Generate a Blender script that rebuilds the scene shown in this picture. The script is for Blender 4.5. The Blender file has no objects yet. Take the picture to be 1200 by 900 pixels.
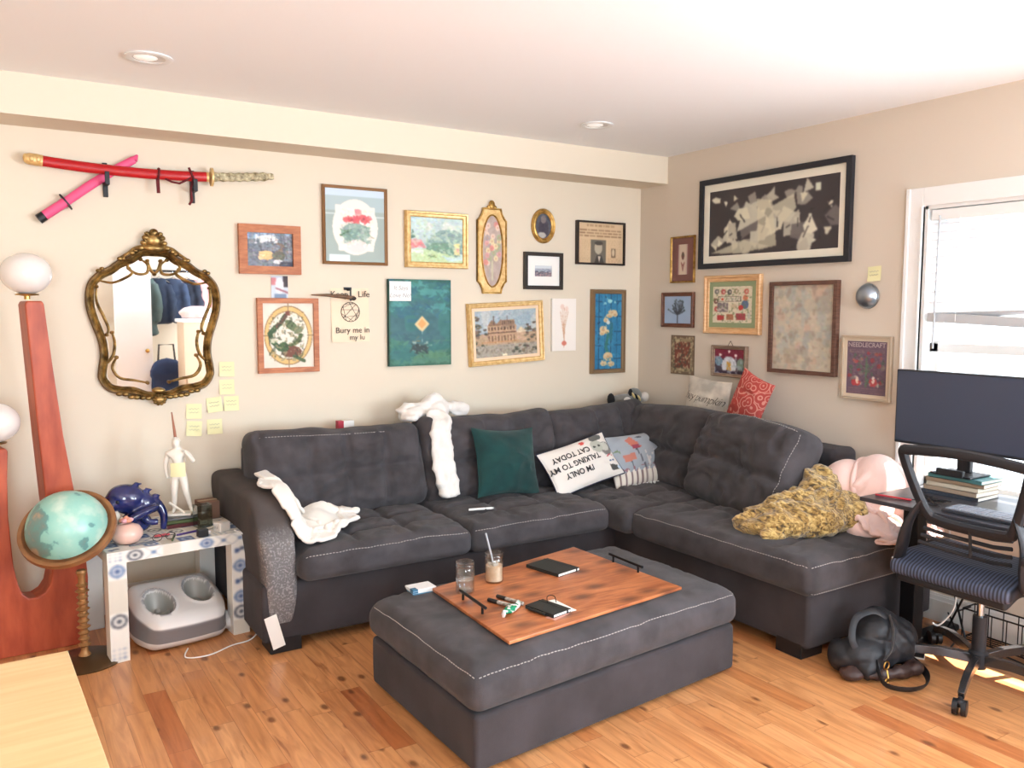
import bpy, math, random
import numpy as np
from mathutils import Matrix, Vector
PI = math.pi
SC = bpy.context.scene
COL = SC.collection

# ------------------------------------------------------------------ camera
cam = bpy.data.cameras.new('camera'); camo = bpy.data.objects.new('camera', cam); COL.objects.link(camo)
cam.sensor_width = 36; cam.lens = 983.5 / 1200 * 36; cam.clip_start = .05
camo.matrix_world = Matrix(((0.8458493, 0.04612436, -0.53142403, -3.86948),
                            (-0.53341814, 0.07689891, -0.84234889, -4.47998),
                            (0.00201312, 0.99597144, 0.08964846, 1.50717), (0, 0, 0, 1)))
SC.camera = camo
# ------------------------------------------------------------------ world, sun, daylight through the windows, exposure
SKY = 3.6
SUN = 36.0
EXPOSURE = 0.0
W = bpy.data.worlds.new('sky'); SC.world = W; W.use_nodes = True
bg = W.node_tree.nodes['Background']; bg.inputs[0].default_value = (.84, .92, 1, 1); bg.inputs[1].default_value = SKY
def light(name, kind, loc, direction, energy, color=(1, 1, 1), size=None, portal=False):
    l = bpy.data.lights.new(name, kind); o = bpy.data.objects.new(name, l); COL.objects.link(o)
    o.location = loc; o.rotation_euler = Vector(direction).to_track_quat('-Z', 'Y').to_euler()
    l.energy = energy; l.color = color
    if kind == 'AREA':
        l.shape = 'RECTANGLE'; l.size, l.size_y = size
        if portal: l.cycles.is_portal = True
    return o
s = light('sun', 'SUN', (3, -3, 5), (-1, .12, -2.1), SUN, (1, .95, .86)); s.data.angle = .012
light('window_daylight', 'AREA', (.16, -2.71, 1.31), (-1, 0, 0), 0, size=(1.38, 1.28), portal=True)
light('side_window_daylight', 'AREA', (.16, -4.75, 1.31), (-1, 0, .5), 280, (.74, .87, 1), size=(1.38, 1.5))
light('front_window_daylight', 'AREA', (-4.4, -6.78, 1.4), (0, 1, .55), 155, (.74, .87, 1), size=(1.5, 1.38))
light('front_window_daylight_right', 'AREA', (-.75, -6.78, 1.4), (0, 1, .55), 155, (.74, .87, 1), size=(1.1, 1.38))
vs = SC.view_settings
vs.view_transform = 'Standard'; vs.look = 'None'; vs.exposure = EXPOSURE; vs.gamma = 1; vs.use_curve_mapping = False
SC.cycles.use_denoising = True
SC.cycles.max_bounces = 10; SC.cycles.transparent_max_bounces = 40; SC.cycles.diffuse_bounces = 6; SC.cycles.sample_clamp_indirect = 6
SC.cycles.caustics_reflective = False; SC.cycles.caustics_refractive = False

# ------------------------------------------------------------------ helpers
def lin(c):
    c = np.asarray(c, float)
    if c.max() > 1.0: c = c / 255.
    return np.where(c <= .04045, c / 12.92, ((c + .055) / 1.055) ** 2.4)
def rgba(c): return tuple(float(x) for x in lin(c)) + (1.,)
MATS = {}
def mat(name, col=(200, 200, 200), rough=.6, metal=0., col2=None, nscale=20., stretch=(1, 1, 1), bump=0., bscale=None,
        sheen=0., trans=0., ior=1.45, alpha=1., coat=0., emit=None, lo=.35, hi=.65, detail=4, subsurf=0):
    if name in MATS: return MATS[name]
    m = bpy.data.materials.new(name); m.use_nodes = True; nt = m.node_tree; b = nt.nodes['Principled BSDF']
    b.inputs['Base Color'].default_value = rgba(col); b.inputs['Roughness'].default_value = rough
    b.inputs['Metallic'].default_value = metal; b.inputs['IOR'].default_value = ior
    b.inputs['Sheen Weight'].default_value = sheen; b.inputs['Transmission Weight'].default_value = trans
    b.inputs['Alpha'].default_value = alpha; b.inputs['Coat Weight'].default_value = coat
    if emit: b.inputs['Emission Color'].default_value = rgba(emit[0]); b.inputs['Emission Strength'].default_value = emit[1]
    if col2 is not None or bump:
        tc = nt.nodes.new('ShaderNodeTexCoord'); mp = nt.nodes.new('ShaderNodeMapping'); mp.inputs['Scale'].default_value = stretch
        nt.links.new(tc.outputs['Object'], mp.inputs['Vector'])
        if col2 is not None:
            n = nt.nodes.new('ShaderNodeTexNoise'); n.inputs['Scale'].default_value = nscale; n.inputs['Detail'].default_value = detail
            nt.links.new(mp.outputs[0], n.inputs['Vector'])
            r = nt.nodes.new('ShaderNodeValToRGB'); r.color_ramp.elements[0].position = lo; r.color_ramp.elements[1].position = hi
            r.color_ramp.elements[0].color = rgba(col); r.color_ramp.elements[1].color = rgba(col2)
            nt.links.new(n.outputs[0], r.inputs[0]); nt.links.new(r.outputs[0], b.inputs['Base Color'])
        if bump:
            n2 = nt.nodes.new('ShaderNodeTexNoise'); n2.inputs['Scale'].default_value = bscale or nscale; n2.inputs['Detail'].default_value = 3
            nt.links.new(mp.outputs[0], n2.inputs['Vector'])
            bp = nt.nodes.new('ShaderNodeBump'); bp.inputs['Strength'].default_value = bump; bp.inputs['Distance'].default_value = .004
            nt.links.new(n2.outputs[0], bp.inputs['Height']); nt.links.new(bp.outputs[0], b.inputs['Normal'])
    MATS[name] = m
    return m
def paint_mat(name='painted_surface', rough=.6, sheen=0.):
    if name in MATS: return MATS[name]
    m = bpy.data.materials.new(name); m.use_nodes = True; nt = m.node_tree; b = nt.nodes['Principled BSDF']
    a = nt.nodes.new('ShaderNodeAttribute'); a.attribute_name = 'Paint'
    nt.links.new(a.outputs['Color'], b.inputs['Base Color']); b.inputs['Roughness'].default_value = rough
    b.inputs['Sheen Weight'].default_value = sheen
    MATS[name] = m
    return m
def vn(P, seed=0):                                   # smooth value noise, P (N,3) -> [-1,1]
    P = np.asarray(P, float); I = np.floor(P).astype(np.int64); F = P - I; F = F * F * (3 - 2 * F); out = 0
    for dx in (0, 1):
        for dy in (0, 1):
            for dz in (0, 1):
                h = (I[:, 0] + dx) * 374761393 + (I[:, 1] + dy) * 668265263 + (I[:, 2] + dz) * 2147483647 + seed * 974711
                h = (h ^ (h >> 13)) * 1274126177; h = (h ^ (h >> 16)) & 0xffff
                w = (F[:, 0] if dx else 1 - F[:, 0]) * (F[:, 1] if dy else 1 - F[:, 1]) * (F[:, 2] if dz else 1 - F[:, 2])
                out = out + w * (h / 32767.5 - 1)
    return out
def sstep(a, b, x):
    t = np.clip((x - a) / (b - a), 0, 1); return t * t * (3 - 2 * t)
def setp(o, label=None, cat=None, group=None, kind=None):
    if label: o['label'] = label
    if cat: o['category'] = cat
    if group: o['group'] = group
    if kind: o['kind'] = kind
    return o
def make(name, V, Fc, m, parent=None, smooth=True, angle=40, loc=(0, 0, 0), rot=(0, 0, 0), bevel=0, bseg=2, paint=None):
    me = bpy.data.meshes.new(name); me.from_pydata([tuple(map(float, v)) for v in V], [], [tuple(map(int, f)) for f in Fc])
    me.validate(); o = bpy.data.objects.new(name, me); COL.objects.link(o)
    if m is not None:
        for x in (m if isinstance(m, (list, tuple)) else [m]): me.materials.append(x)
    if paint is not None:
        a = me.color_attributes.new('Paint', 'FLOAT_COLOR', 'POINT')
        c = np.ones((len(V), 4)); c[:, :3] = paint; a.data.foreach_set('color', c.ravel())
    if smooth:
        me.polygons.foreach_set('use_smooth', [True] * len(me.polygons))
        if angle < 180: me.set_sharp_from_angle(angle=math.radians(angle))
    if bevel:
        b = o.modifiers.new('bevel', 'BEVEL'); b.width = bevel; b.segments = bseg; b.limit_method = 'ANGLE'; b.angle_limit = .6
    o.location = loc; o.rotation_euler = rot
    if parent is not None: o.parent = parent
    return o
def thing(name, label, cat, loc=(0, 0, 0), rot=(0, 0, 0), group=None):
    o = bpy.data.objects.new(name, None); o.empty_display_size = .05; COL.objects.link(o)
    o.location = loc; o.rotation_euler = rot
    return setp(o, label, cat, group)
class MB:
    def __init__(s): s.V = []; s.F = []
    def add(s, V, F, M=None):
        n = len(s.V)
        for v in V:
            v = Vector(v)
            if M is not None: v = M @ v
            s.V.append(tuple(v))
        for f in F: s.F.append(tuple(i + n for i in f))
        return s
    def box(s, x0, x1, y0, y1, z0, z1, M=None):
        V = [(x, y, z) for z in (z0, z1) for y in (y0, y1) for x in (x0, x1)]
        return s.add(V, [(0, 2, 3, 1), (4, 5, 7, 6), (0, 1, 5, 4), (2, 6, 7, 3), (0, 4, 6, 2), (1, 3, 7, 5)], M)
    def tube(s, pts, r, n=10, closed=False, flat=None, up=(0, 0, 1), M=None):
        P = [Vector(p) for p in pts]; k = len(P); rr = r if isinstance(r, (list, tuple)) else [r] * k
        V = []; upv = Vector(up); prev = None
        for i, p in enumerate(P):
            a = P[(i - 1) % k] if (closed or i > 0) else p; b = P[(i + 1) % k] if (closed or i < k - 1) else p
            t = (b - a)
            t = t.normalized() if t.length > 1e-9 else Vector((0, 0, 1))
            if prev is None:
                u = upv if abs(upv.dot(t)) < .95 else Vector((1, 0, 0))
            else: u = prev
            u = (u - t * u.dot(t)).normalized(); prev = u; w = t.cross(u)
            ra = rr[i]; rb = ra if flat is None else ra * flat
            for j in range(n):
                an = 2 * PI * j / n + (PI / 4 if n == 4 else 0); V.append(p + u * (ra * math.cos(an)) + w * (rb * math.sin(an)))
        F = []
        for i in range(k if closed else k - 1):
            i2 = (i + 1) % k
            for j in range(n): F.append((i * n + j, i * n + (j + 1) % n, i2 * n + (j + 1) % n, i2 * n + j))
        if not closed: F.append(tuple(reversed(range(n)))); F.append(tuple((k - 1) * n + j for j in range(n)))
        return s.add(V, F, M)
    def lathe(s, prof, n=32, M=None):                # (r, z) from bottom to top
        V = []
        for r, z in prof:
            for j in range(n): V.append((r * math.cos(2 * PI * j / n), r * math.sin(2 * PI * j / n), z))
        F = []
        for i in range(len(prof) - 1):
            for j in range(n): F.append((i * n + j, i * n + (j + 1) % n, (i + 1) * n + (j + 1) % n, (i + 1) * n + j))
        if prof[0][0] > 1e-6: F.append(tuple(reversed(range(n))))
        if prof[-1][0] > 1e-6: F.append(tuple((len(prof) - 1) * n + j for j in range(n)))
        return s.add(V, F, M)
    def ball(s, c, r, n=16, M=None, R=None):
        r = r if isinstance(r, (tuple, list)) else (r, r, r); V = []; m = n // 2
        for i in range(m + 1):
            th = PI * i / m
            for j in range(n):
                v = Vector((r[0] * math.sin(th) * math.cos(2 * PI * j / n), r[1] * math.sin(th) * math.sin(2 * PI * j / n), r[2] * math.cos(th)))
                if R is not None: v = R @ v
                V.append(v + Vector(c))
        F = [(i * n + j, (i + 1) * n + j, (i + 1) * n + (j + 1) % n, i * n + (j + 1) % n) for i in range(m) for j in range(n)]
        return s.add(V, F, M)
    def prism(s, poly, z0, z1, M=None):              # ccw polygon in xy
        n = len(poly); V = [(x, y, z0) for x, y in poly] + [(x, y, z1) for x, y in poly]
        return s.add(V, [tuple(reversed(range(n))), tuple(range(n, 2 * n))] + [(i, (i + 1) % n, n + (i + 1) % n, n + i) for i in range(n)], M)
    def build(s, name, m, parent=None, **k): return make(name, s.V, s.F, m, parent, **k)
def grid_faces(nx, ny): return [(j * nx + i, j * nx + i + 1, (j + 1) * nx + i + 1, (j + 1) * nx + i) for j in range(ny - 1) for i in range(nx - 1)]
class Puff:                                          # rounded box that can be bent by a function
    def __init__(s, size, r, n=30, fn=None):
        s.h = np.array(size, float) / 2; s.r = r; s.fn = fn; s.n = n
    def map(s, Q):
        Q = np.asarray(Q, float); lim = s.h - s.r; inner = np.clip(Q, -lim, lim); d = Q - inner
        L = np.linalg.norm(d, axis=1, keepdims=True); L[L < 1e-9] = 1; P = inner + d / L * s.r
        return s.fn(P, s.h) if s.fn else P
    def mesh(s):
        ax = []
        for k in range(3):
            f = s.h[k] - s.r; e = f + s.r * np.tan(np.linspace(0, PI / 4, 5))[1:]
            cnt = max(3, int(s.n * s.h[k] / s.h.max())); m = np.linspace(-f, f, cnt) if f > 1e-4 else np.array([0.])
            ax.append(np.concatenate([-e[::-1], m, e]))
        Q = []; F = []; key = {}
        def vid(q):
            kk = tuple(np.round(q, 5))
            if kk not in key: key[kk] = len(Q); Q.append(q)
            return key[kk]
        for a in range(3):
            b, c = (a + 1) % 3, (a + 2) % 3
            for sg in (-1, 1):
                ids = []
                for v in ax[c]:
                    row = []
                    for u in ax[b]:
                        q = [0, 0, 0]; q[a] = sg * s.h[a]; q[b] = u; q[c] = v; row.append(vid(q))
                    ids.append(row)
                for j in range(len(ax[c]) - 1):
                    for i in range(len(ax[b]) - 1):
                        f = (ids[j][i], ids[j][i + 1], ids[j + 1][i + 1], ids[j + 1][i])
                        F.append(f if sg > 0 else f[::-1])
        return s.map(np.array(Q)), F
    def build(s, name, m, parent=None, **k):
        V, F = s.mesh(); return make(name, V, F, m, parent, angle=180, **k)
def cushion_fn(puff=.03, tx=(), ty=(), depth=.018, wid=.016, wr=.006, seed=1, bottom=0., side=.012, extra=None):
    def fn(P, h):
        P = P.copy(); x, y, z = P[:, 0] / h[0], P[:, 1] / h[1], P[:, 2] / h[2]
        top = sstep(.2, 1, z); bx = np.clip(1 - np.abs(x) ** 3, 0, 1); by = np.clip(1 - np.abs(y) ** 3, 0, 1)
        dz = puff * np.sqrt(bx * by)
        jit = vn(np.stack([P[:, 0] * 7, P[:, 1] * 7, P[:, 2] * 0 + seed], 1), seed) * .012
        inner = sstep(1.0, .75, np.maximum(np.abs(x), np.abs(y)))
        cr = 0
        for t in tx: cr = np.maximum(cr, np.exp(-((P[:, 0] + jit - t * h[0]) / wid) ** 2))
        for t in ty: cr = np.maximum(cr, np.exp(-((P[:, 1] + jit - t * h[1]) / wid) ** 2))
        pin = 0
        for t in tx:
            for u in ty: pin = pin + np.exp(-(((P[:, 0] - t * h[0]) ** 2 + (P[:, 1] - u * h[1]) ** 2) / (.035 ** 2)))
        dz = dz - depth * cr * inner * (.75 + .25 * vn(P * 9, seed + 3)) - depth * .8 * pin
        n1 = vn(P * (6, 6, 6) + seed, seed); n2 = 1 - np.abs(vn(P * (11, 17, 9) + 3.3 * n1[:, None] + seed, seed + 5)) * 2
        dz = dz + wr * n1 + wr * .8 * n2
        P[:, 2] += dz * top - bottom * sstep(-.2, -1, z)
        sb = side * np.sqrt(np.clip(1 - z * z, 0, 1)) + .5 * wr * vn(P * (8, 8, 16) + 9, seed + 2)
        P[:, 0] += np.sign(x) * sstep(.8, 1, np.abs(x)) * sb
        P[:, 1] += np.sign(y) * sstep(.8, 1, np.abs(y)) * sb
        return extra(P, h) if extra else P
    return fn
def stitch(name, pts, parent, m, dash=.009, gap=.006, r=.0017, **k):
    P = np.array(pts, float); mb = MB(); seg = np.linalg.norm(np.diff(P, axis=0), axis=1); cum = np.concatenate([[0], np.cumsum(seg)])
    t = 0
    while t + dash < cum[-1]:
        a = [np.interp(t, cum, P[:, i]) for i in range(3)]; b = [np.interp(t + dash, cum, P[:, i]) for i in range(3)]
        mb.tube([a, b], r, 5); t += dash + gap
    return mb.build(name, m, parent, **k)
def voxel(mb, size=.01, smooth=4, fn=None, name='tmp', m=None, parent=None, **k):
    t = make('tmp', mb.V, mb.F, None); r = t.modifiers.new('r', 'REMESH'); r.mode = 'VOXEL'; r.voxel_size = size
    if smooth: sm = t.modifiers.new('s', 'SMOOTH'); sm.iterations = smooth; sm.factor = .6
    dg = bpy.context.evaluated_depsgraph_get(); me = bpy.data.meshes.new_from_object(t.evaluated_get(dg))
    n = len(me.vertices); V = np.zeros(n * 3); me.vertices.foreach_get('co', V); V = V.reshape(-1, 3)
    N = np.zeros(n * 3); me.vertices.foreach_get('normal', N); N = N.reshape(-1, 3)
    F = [tuple(p.vertices) for p in me.polygons]
    bpy.data.objects.remove(t); bpy.data.meshes.remove(me)
    if fn: V = fn(V, N)
    return make(name, V, F, m, parent, angle=180, **k)
def drape(name, cx, cy, w, h, H, comp=.7, rot=0., n=44, it=260, seed=1, amp=.03, m=None, parent=None, origin=(0, 0, 0), thick=.006, bend=.35, round_=.0, grav=.0012, xmax=None):
    # a sheet larger than the patch it is laid on: it settles over the height function H and buckles into folds
    dx = w / (n - 1); ny = max(8, int(n * h / w)); dy = h / (ny - 1)
    U, V = np.meshgrid(np.linspace(-w / 2, w / 2, n) * comp, np.linspace(-h / 2, h / 2, ny) * comp)
    if round_: k = 1 - round_ * (np.abs(U / (w * comp / 2)) * np.abs(V / (h * comp / 2))) ** 2; U, V = U * k, V * k
    nz = lambda s, sc: vn(np.stack([U.ravel() * sc, V.ravel() * sc, U.ravel() * 0 + s], 1), s).reshape(U.shape)
    U = U + .012 * nz(seed + 7, 12) + .05 * nz(seed + 9, 3); V = V + .012 * nz(seed + 8, 12) + .05 * nz(seed + 11, 3)
    c, s = math.cos(rot), math.sin(rot); P = np.stack([cx + U * c - V * s, cy + U * s + V * c, U * 0], -1)
    P[..., 2] = H(P[..., 0], P[..., 1]) + .02 + amp * (nz(seed, 11) + .6 * nz(seed + 1, 24)) ; Q = P.copy()
    def con(A, B, L, k):
        D = B - A; l = np.linalg.norm(D, axis=-1, keepdims=True) + 1e-9; C = D * ((l - L) / l * .5 * k); A += C; B -= C
    for i in range(it):
        v = (P - Q) * .9; Q = P.copy(); P = P + v; P[..., 2] -= grav
        for _ in range(3):
            for a in (0, 1):
                con(P[:, a:-1:2][:, :(n - a) // 2], P[:, a + 1::2], dx, 1.); con(P[a:-1:2][:(ny - a) // 2], P[a + 1::2], dy, 1.)
            con(P[:, :-2], P[:, 2:], 2 * dx, bend * .5); con(P[:-2], P[2:], 2 * dy, bend * .5)
            con(P[:-1, :-1], P[1:, 1:], math.hypot(dx, dy), .3); con(P[:-1, 1:], P[1:, :-1], math.hypot(dx, dy), .3)
            hh = H(P[..., 0], P[..., 1]) + thick; lo = P[..., 2] < hh; P[..., 2] = np.where(lo, hh, P[..., 2])
            if xmax is not None: P[..., 0] = np.minimum(P[..., 0], xmax)
            Q[lo] = Q[lo] * .3 + P[lo] * .7
    o = make(name, (P - np.array(origin)).reshape(-1, 3), grid_faces(n, ny), m, parent, angle=180)
    so = o.modifiers.new('thickness', 'SOLIDIFY'); so.thickness = thick; so.offset = 0; sb = o.modifiers.new('smooth', 'SUBSURF'); sb.levels = 1; sb.render_levels = 1
    return o
def text_geo(txt, size, shear=0., bold=0., align='CENTER', space=1., line=1.):
    c = bpy.data.curves.new('t', 'FONT'); c.body = txt; c.size = size; c.shear = shear; c.offset = bold; c.align_x = align
    c.align_y = 'CENTER'; c.space_character = space; c.space_line = line; c.resolution_u = 3
    o = bpy.data.objects.new('t', c); COL.objects.link(o)
    dg = bpy.context.evaluated_depsgraph_get(); me = bpy.data.meshes.new_from_object(o.evaluated_get(dg))
    V = [tuple(v.co) for v in me.vertices]; F = [tuple(p.vertices) for p in me.polygons]
    bpy.data.objects.remove(o); bpy.data.curves.remove(c); bpy.data.meshes.remove(me)
    return V, F
def wall_text(name, txt, size, u, v, m, parent, n=.012, **k):      # text lying in the local xz plane, facing -y
    V, F = text_geo(txt, size, **k)
    return make(name, [(x + u, -n, y + v) for x, y, z in V], F, m, parent, smooth=False)
# ------------------------------------------------------------------ materials shared
WALLC = (219, 207, 187)
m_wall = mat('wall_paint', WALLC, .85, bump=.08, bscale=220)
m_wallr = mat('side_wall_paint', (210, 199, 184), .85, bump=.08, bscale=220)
m_ceil = mat('ceiling_paint', (243, 243, 243), .9, bump=.08, bscale=150)
m_white = mat('white_trim_paint', (232, 232, 230), .45)
m_sofa = mat('charcoal_microfiber', (52, 49, 51), .9, col2=(70, 66, 69), nscale=9, bump=.35, bscale=420, sheen=.08, detail=6)
m_sofa2 = mat('charcoal_microfiber_base', (48, 44, 46), .92, col2=(60, 55, 58), nscale=6, bump=.35, bscale=420, sheen=.05, detail=6)
m_stitch = mat('white_thread', (168, 163, 158), .8)
m_black = mat('black_plastic', (24, 24, 27), .45)
m_blackm = mat('black_metal', (30, 29, 31), .4, metal=.6)
def thin_glass(name, tint=(250, 252, 252), refl=.12):
    m = bpy.data.materials.new(name); m.use_nodes = True; nt = m.node_tree; nt.nodes.clear(); N = lambda t: nt.nodes.new('ShaderNode' + t)
    o = N('OutputMaterial'); t = N('BsdfTransparent'); g = N('BsdfGlossy'); x = N('MixShader'); lw = N('LayerWeight'); lw.inputs['Blend'].default_value = refl; mr = N('MapRange'); mr.inputs['To Min'].default_value = .04; mr.inputs['To Max'].default_value = .75
    t.inputs[0].default_value = rgba(tint); g.inputs['Roughness'].default_value = .04; nt.links.new(lw.outputs['Facing'], mr.inputs[0]); nt.links.new(mr.outputs[0], x.inputs[0]); nt.links.new(t.outputs[0], x.inputs[1]); nt.links.new(g.outputs[0], x.inputs[2]); nt.links.new(x.outputs[0], o.inputs[0])
    MATS[name] = m; return m
m_glass = thin_glass('clear_glass', (250, 252, 252), .2)
m_paper = mat('white_paper', (238, 237, 232), .7)
m_brass = mat('brass', (190, 150, 80), .3, metal=1.)
m_chrome = mat('chrome', (210, 212, 215), .18, metal=1.)
def struct(name, mb, m, **k): return setp(mb.build(name, m, smooth=False, **k), kind='structure')
H = 2.5; XL = -5.7; YF = -6.7; T = .14
# floor: boards running towards the back wall, each with its own tone, grain, knots
def floor_mat():
    m = bpy.data.materials.new('knotty_maple_boards'); m.use_nodes = True; nt = m.node_tree; L = nt.links; b = nt.nodes['Principled BSDF']
    N = lambda t: nt.nodes.new('ShaderNode' + t)
    def mth(op, a, c=None):
        n = N('Math'); n.operation = op
        for i, v in enumerate((a, c)):
            if v is None: continue
            if isinstance(v, (int, float)): n.inputs[i].default_value = v
            else: L.new(v, n.inputs[i])
        return n.outputs[0]
    tc = N('TexCoord'); sp = N('SeparateXYZ'); L.new(tc.outputs['Object'], sp.inputs[0]); X, Y = sp.outputs[0], sp.outputs[1]
    wd = .083; xr = mth('DIVIDE', X, wd); row = mth('FLOOR', xr); fx = mth('FRACT', xr)
    wn = N('TexWhiteNoise'); wn.noise_dimensions = '1D'; L.new(row, wn.inputs['W'])
    yo = mth('ADD', mth('DIVIDE', Y, .52), mth('MULTIPLY', wn.outputs[0], 7.3)); colm = mth('FLOOR', yo); fy = mth('FRACT', yo)
    cb = N('CombineXYZ'); L.new(row, cb.inputs[0]); L.new(colm, cb.inputs[1])
    w2 = N('TexWhiteNoise'); w2.noise_dimensions = '3D'; L.new(cb.outputs[0], w2.inputs['Vector'])
    ramp = N('ValToRGB'); e = ramp.color_ramp.elements
    e[0].position = 0; e[0].color = rgba((182, 110, 64)); e[1].position = 1; e[1].color = rgba((214, 158, 108))
    for ps, c in ((.12, (196, 130, 80)), (.3, (206, 146, 94)), (.6, (212, 152, 100)), (.85, (205, 144, 92))):
        q = e.new(ps); q.color = rgba(c)
    L.new(w2.outputs[0], ramp.inputs[0])
    mp = N('Mapping'); mp.inputs['Scale'].default_value = (22, 2.2, 1); ad = N('VectorMath'); ad.operation = 'ADD'
    sc = N('VectorMath'); sc.operation = 'SCALE'; sc.inputs['Scale'].default_value = 3.7; L.new(w2.outputs['Color'], sc.inputs[0])
    L.new(tc.outputs['Object'], ad.inputs[0]); L.new(sc.outputs[0], ad.inputs[1]); L.new(ad.outputs[0], mp.inputs[0])
    g = N('TexNoise'); g.inputs['Scale'].default_value = 1.3; g.inputs['Detail'].default_value = 6; g.inputs['Distortion'].default_value = 1.2; L.new(mp.outputs[0], g.inputs['Vector'])
    gr = N('ValToRGB'); gr.color_ramp.elements[0].position = .3; gr.color_ramp.elements[0].color = (.62, .5, .42, 1); gr.color_ramp.elements[1].position = .62; gr.color_ramp.elements[1].color = (1.05, 1.03, 1, 1)
    L.new(g.outputs[0], gr.inputs[0])
    mx = N('Mix'); mx.data_type = 'RGBA'; mx.blend_type = 'MULTIPLY'; mx.inputs[0].default_value = .75; L.new(ramp.outputs[0], mx.inputs[6]); L.new(gr.outputs[0], mx.inputs[7])
    # knots
    mk = N('Mapping'); mk.inputs['Scale'].default_value = (7.5, 4.2, 1); L.new(ad.outputs[0], mk.inputs[0])
    v = N('TexVoronoi'); v.voronoi_dimensions = '2D'; v.inputs['Scale'].default_value = 1.; v.inputs['Randomness'].default_value = 1; L.new(mk.outputs[0], v.inputs['Vector'])
    wnk = N('TexNoise'); wnk.inputs['Scale'].default_value = 9.; L.new(ad.outputs[0], wnk.inputs['Vector'])
    vd = mth('ADD', v.outputs['Distance'], mth('MULTIPLY', mth('SUBTRACT', wnk.outputs[0], .5), .12))
    kr = N('ValToRGB'); kr.color_ramp.elements[0].position = .045; kr.color_ramp.elements[0].color = (1, 1, 1, 1); kr.color_ramp.elements[1].position = .13; kr.color_ramp.elements[1].color = (0, 0, 0, 1)
    L.new(vd, kr.inputs[0])
    ks = mth('GREATER_THAN', mth('FRACT', mth('MULTIPLY', v.outputs['Color'], 3.1)), .55)
    mx2 = N('Mix'); mx2.data_type = 'RGBA'; mx2.inputs[7].default_value = rgba((96, 50, 26)); L.new(mth('MULTIPLY', mth('MULTIPLY', kr.outputs[0], .8), ks), mx2.inputs[0]); L.new(mx.outputs[2], mx2.inputs[6])
    # streaks
    ms = N('Mapping'); ms.inputs['Scale'].default_value = (16, 2.4, 1); L.new(ad.outputs[0], ms.inputs[0])
    st = N('TexNoise'); st.inputs['Scale'].default_value = .8; st.inputs['Detail'].default_value = 5; st.inputs['Distortion'].default_value = 2.5; L.new(ms.outputs[0], st.inputs['Vector'])
    sr = N('ValToRGB'); sr.color_ramp.elements[0].position = .63; sr.color_ramp.elements[0].color = (0, 0, 0, 1); sr.color_ramp.elements[1].position = .76; sr.color_ramp.elements[1].color = (.75, .75, .75, 1); L.new(st.outputs[0], sr.inputs[0])
    mx3 = N('Mix'); mx3.data_type = 'RGBA'; mx3.inputs[7].default_value = rgba((130, 70, 38)); L.new(sr.outputs[0], mx3.inputs[0]); L.new(mx2.outputs[2], mx3.inputs[6])
    # gaps
    ex = mth('MINIMUM', fx, mth('SUBTRACT', 1, fx)); ey = mth('MINIMUM', fy, mth('SUBTRACT', 1, fy))
    gap = mth('MAXIMUM', mth('LESS_THAN', ex, .013), mth('LESS_THAN', ey, .0025))
    mx4 = N('Mix'); mx4.data_type = 'RGBA'; mx4.inputs[7].default_value = rgba((140, 84, 48)); L.new(mth('MULTIPLY', gap, .6), mx4.inputs[0]); L.new(mx3.outputs[2], mx4.inputs[6])
    L.new(mx4.outputs[2], b.inputs['Base Color']); b.inputs['Roughness'].default_value = .32; b.inputs['Coat Weight'].default_value = .15
    bp = N('Bump'); bp.inputs['Strength'].default_value = .25; bp.inputs['Distance'].default_value = .002; L.new(mth('SUBTRACT', 1, gap), bp.inputs['Height']); L.new(bp.outputs[0], b.inputs['Normal'])
    return m
struct('floor', MB().box(XL - T, T, YF - T, T, -.1, 0), floor_mat())
struct('ceiling', MB().box(XL - T, T, YF - T, T, H, H + .1), m_ceil)
struct('wall_back', MB().box(XL - T, T, 0, T, 0, H), m_wall)
struct('wall_soffit', MB().box(XL, 0, -.2656, 0, H - .175, H), m_wall)
def wall_x(name, x0, x1, holes, m):                  # wall in the yz plane with window holes (y0,y1,z0,z1)
    mb = MB(); y = 0
    for (a, b_, z0, z1) in holes:
        mb.box(x0, x1, a, y, 0, H); mb.box(x0, x1, b_, a, 0, z0); mb.box(x0, x1, b_, a, z1, H); y = b_
    mb.box(x0, x1, YF, y, 0, H); return struct(name, mb, m)
WY0, WY1, WZ0, WZ1 = -2.075, -3.35, .64, 2.0
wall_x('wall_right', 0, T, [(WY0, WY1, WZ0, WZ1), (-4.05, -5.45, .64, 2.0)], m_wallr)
wall_x('wall_left', XL - T, XL, [], m_wall)
mb = MB(); x = XL - T
for a, b_ in ((-5.1, -3.7), (-1.3, -.2)):
    mb.box(x, a, YF - T, YF, 0, H); mb.box(a, b_, YF - T, YF, 0, .7); mb.box(a, b_, YF - T, YF, 2.1, H); x = b_
mb.box(x, T, YF - T, YF, 0, H); struct('wall_front', mb, m_wall)
def base(name, pts):
    mb = MB()
    (x0, x1, y0, y1) = pts
    mb.box(x0, x1, y0, y1, 0, .115)
    return mb
mb = MB().box(XL, 0, -.016, 0, 0, .105).box(XL, 0, -.011, 0, .105, .125).box(XL, 0, -.006, 0, .125, .135); struct('baseboard_back', mb, m_white)
mb = MB().box(-.016, 0, YF, -.02, 0, .105).box(-.011, 0, YF, -.02, .105, .125).box(-.006, 0, YF, -.02, .125, .135); struct('baseboard_right', mb, m_white)
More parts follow.
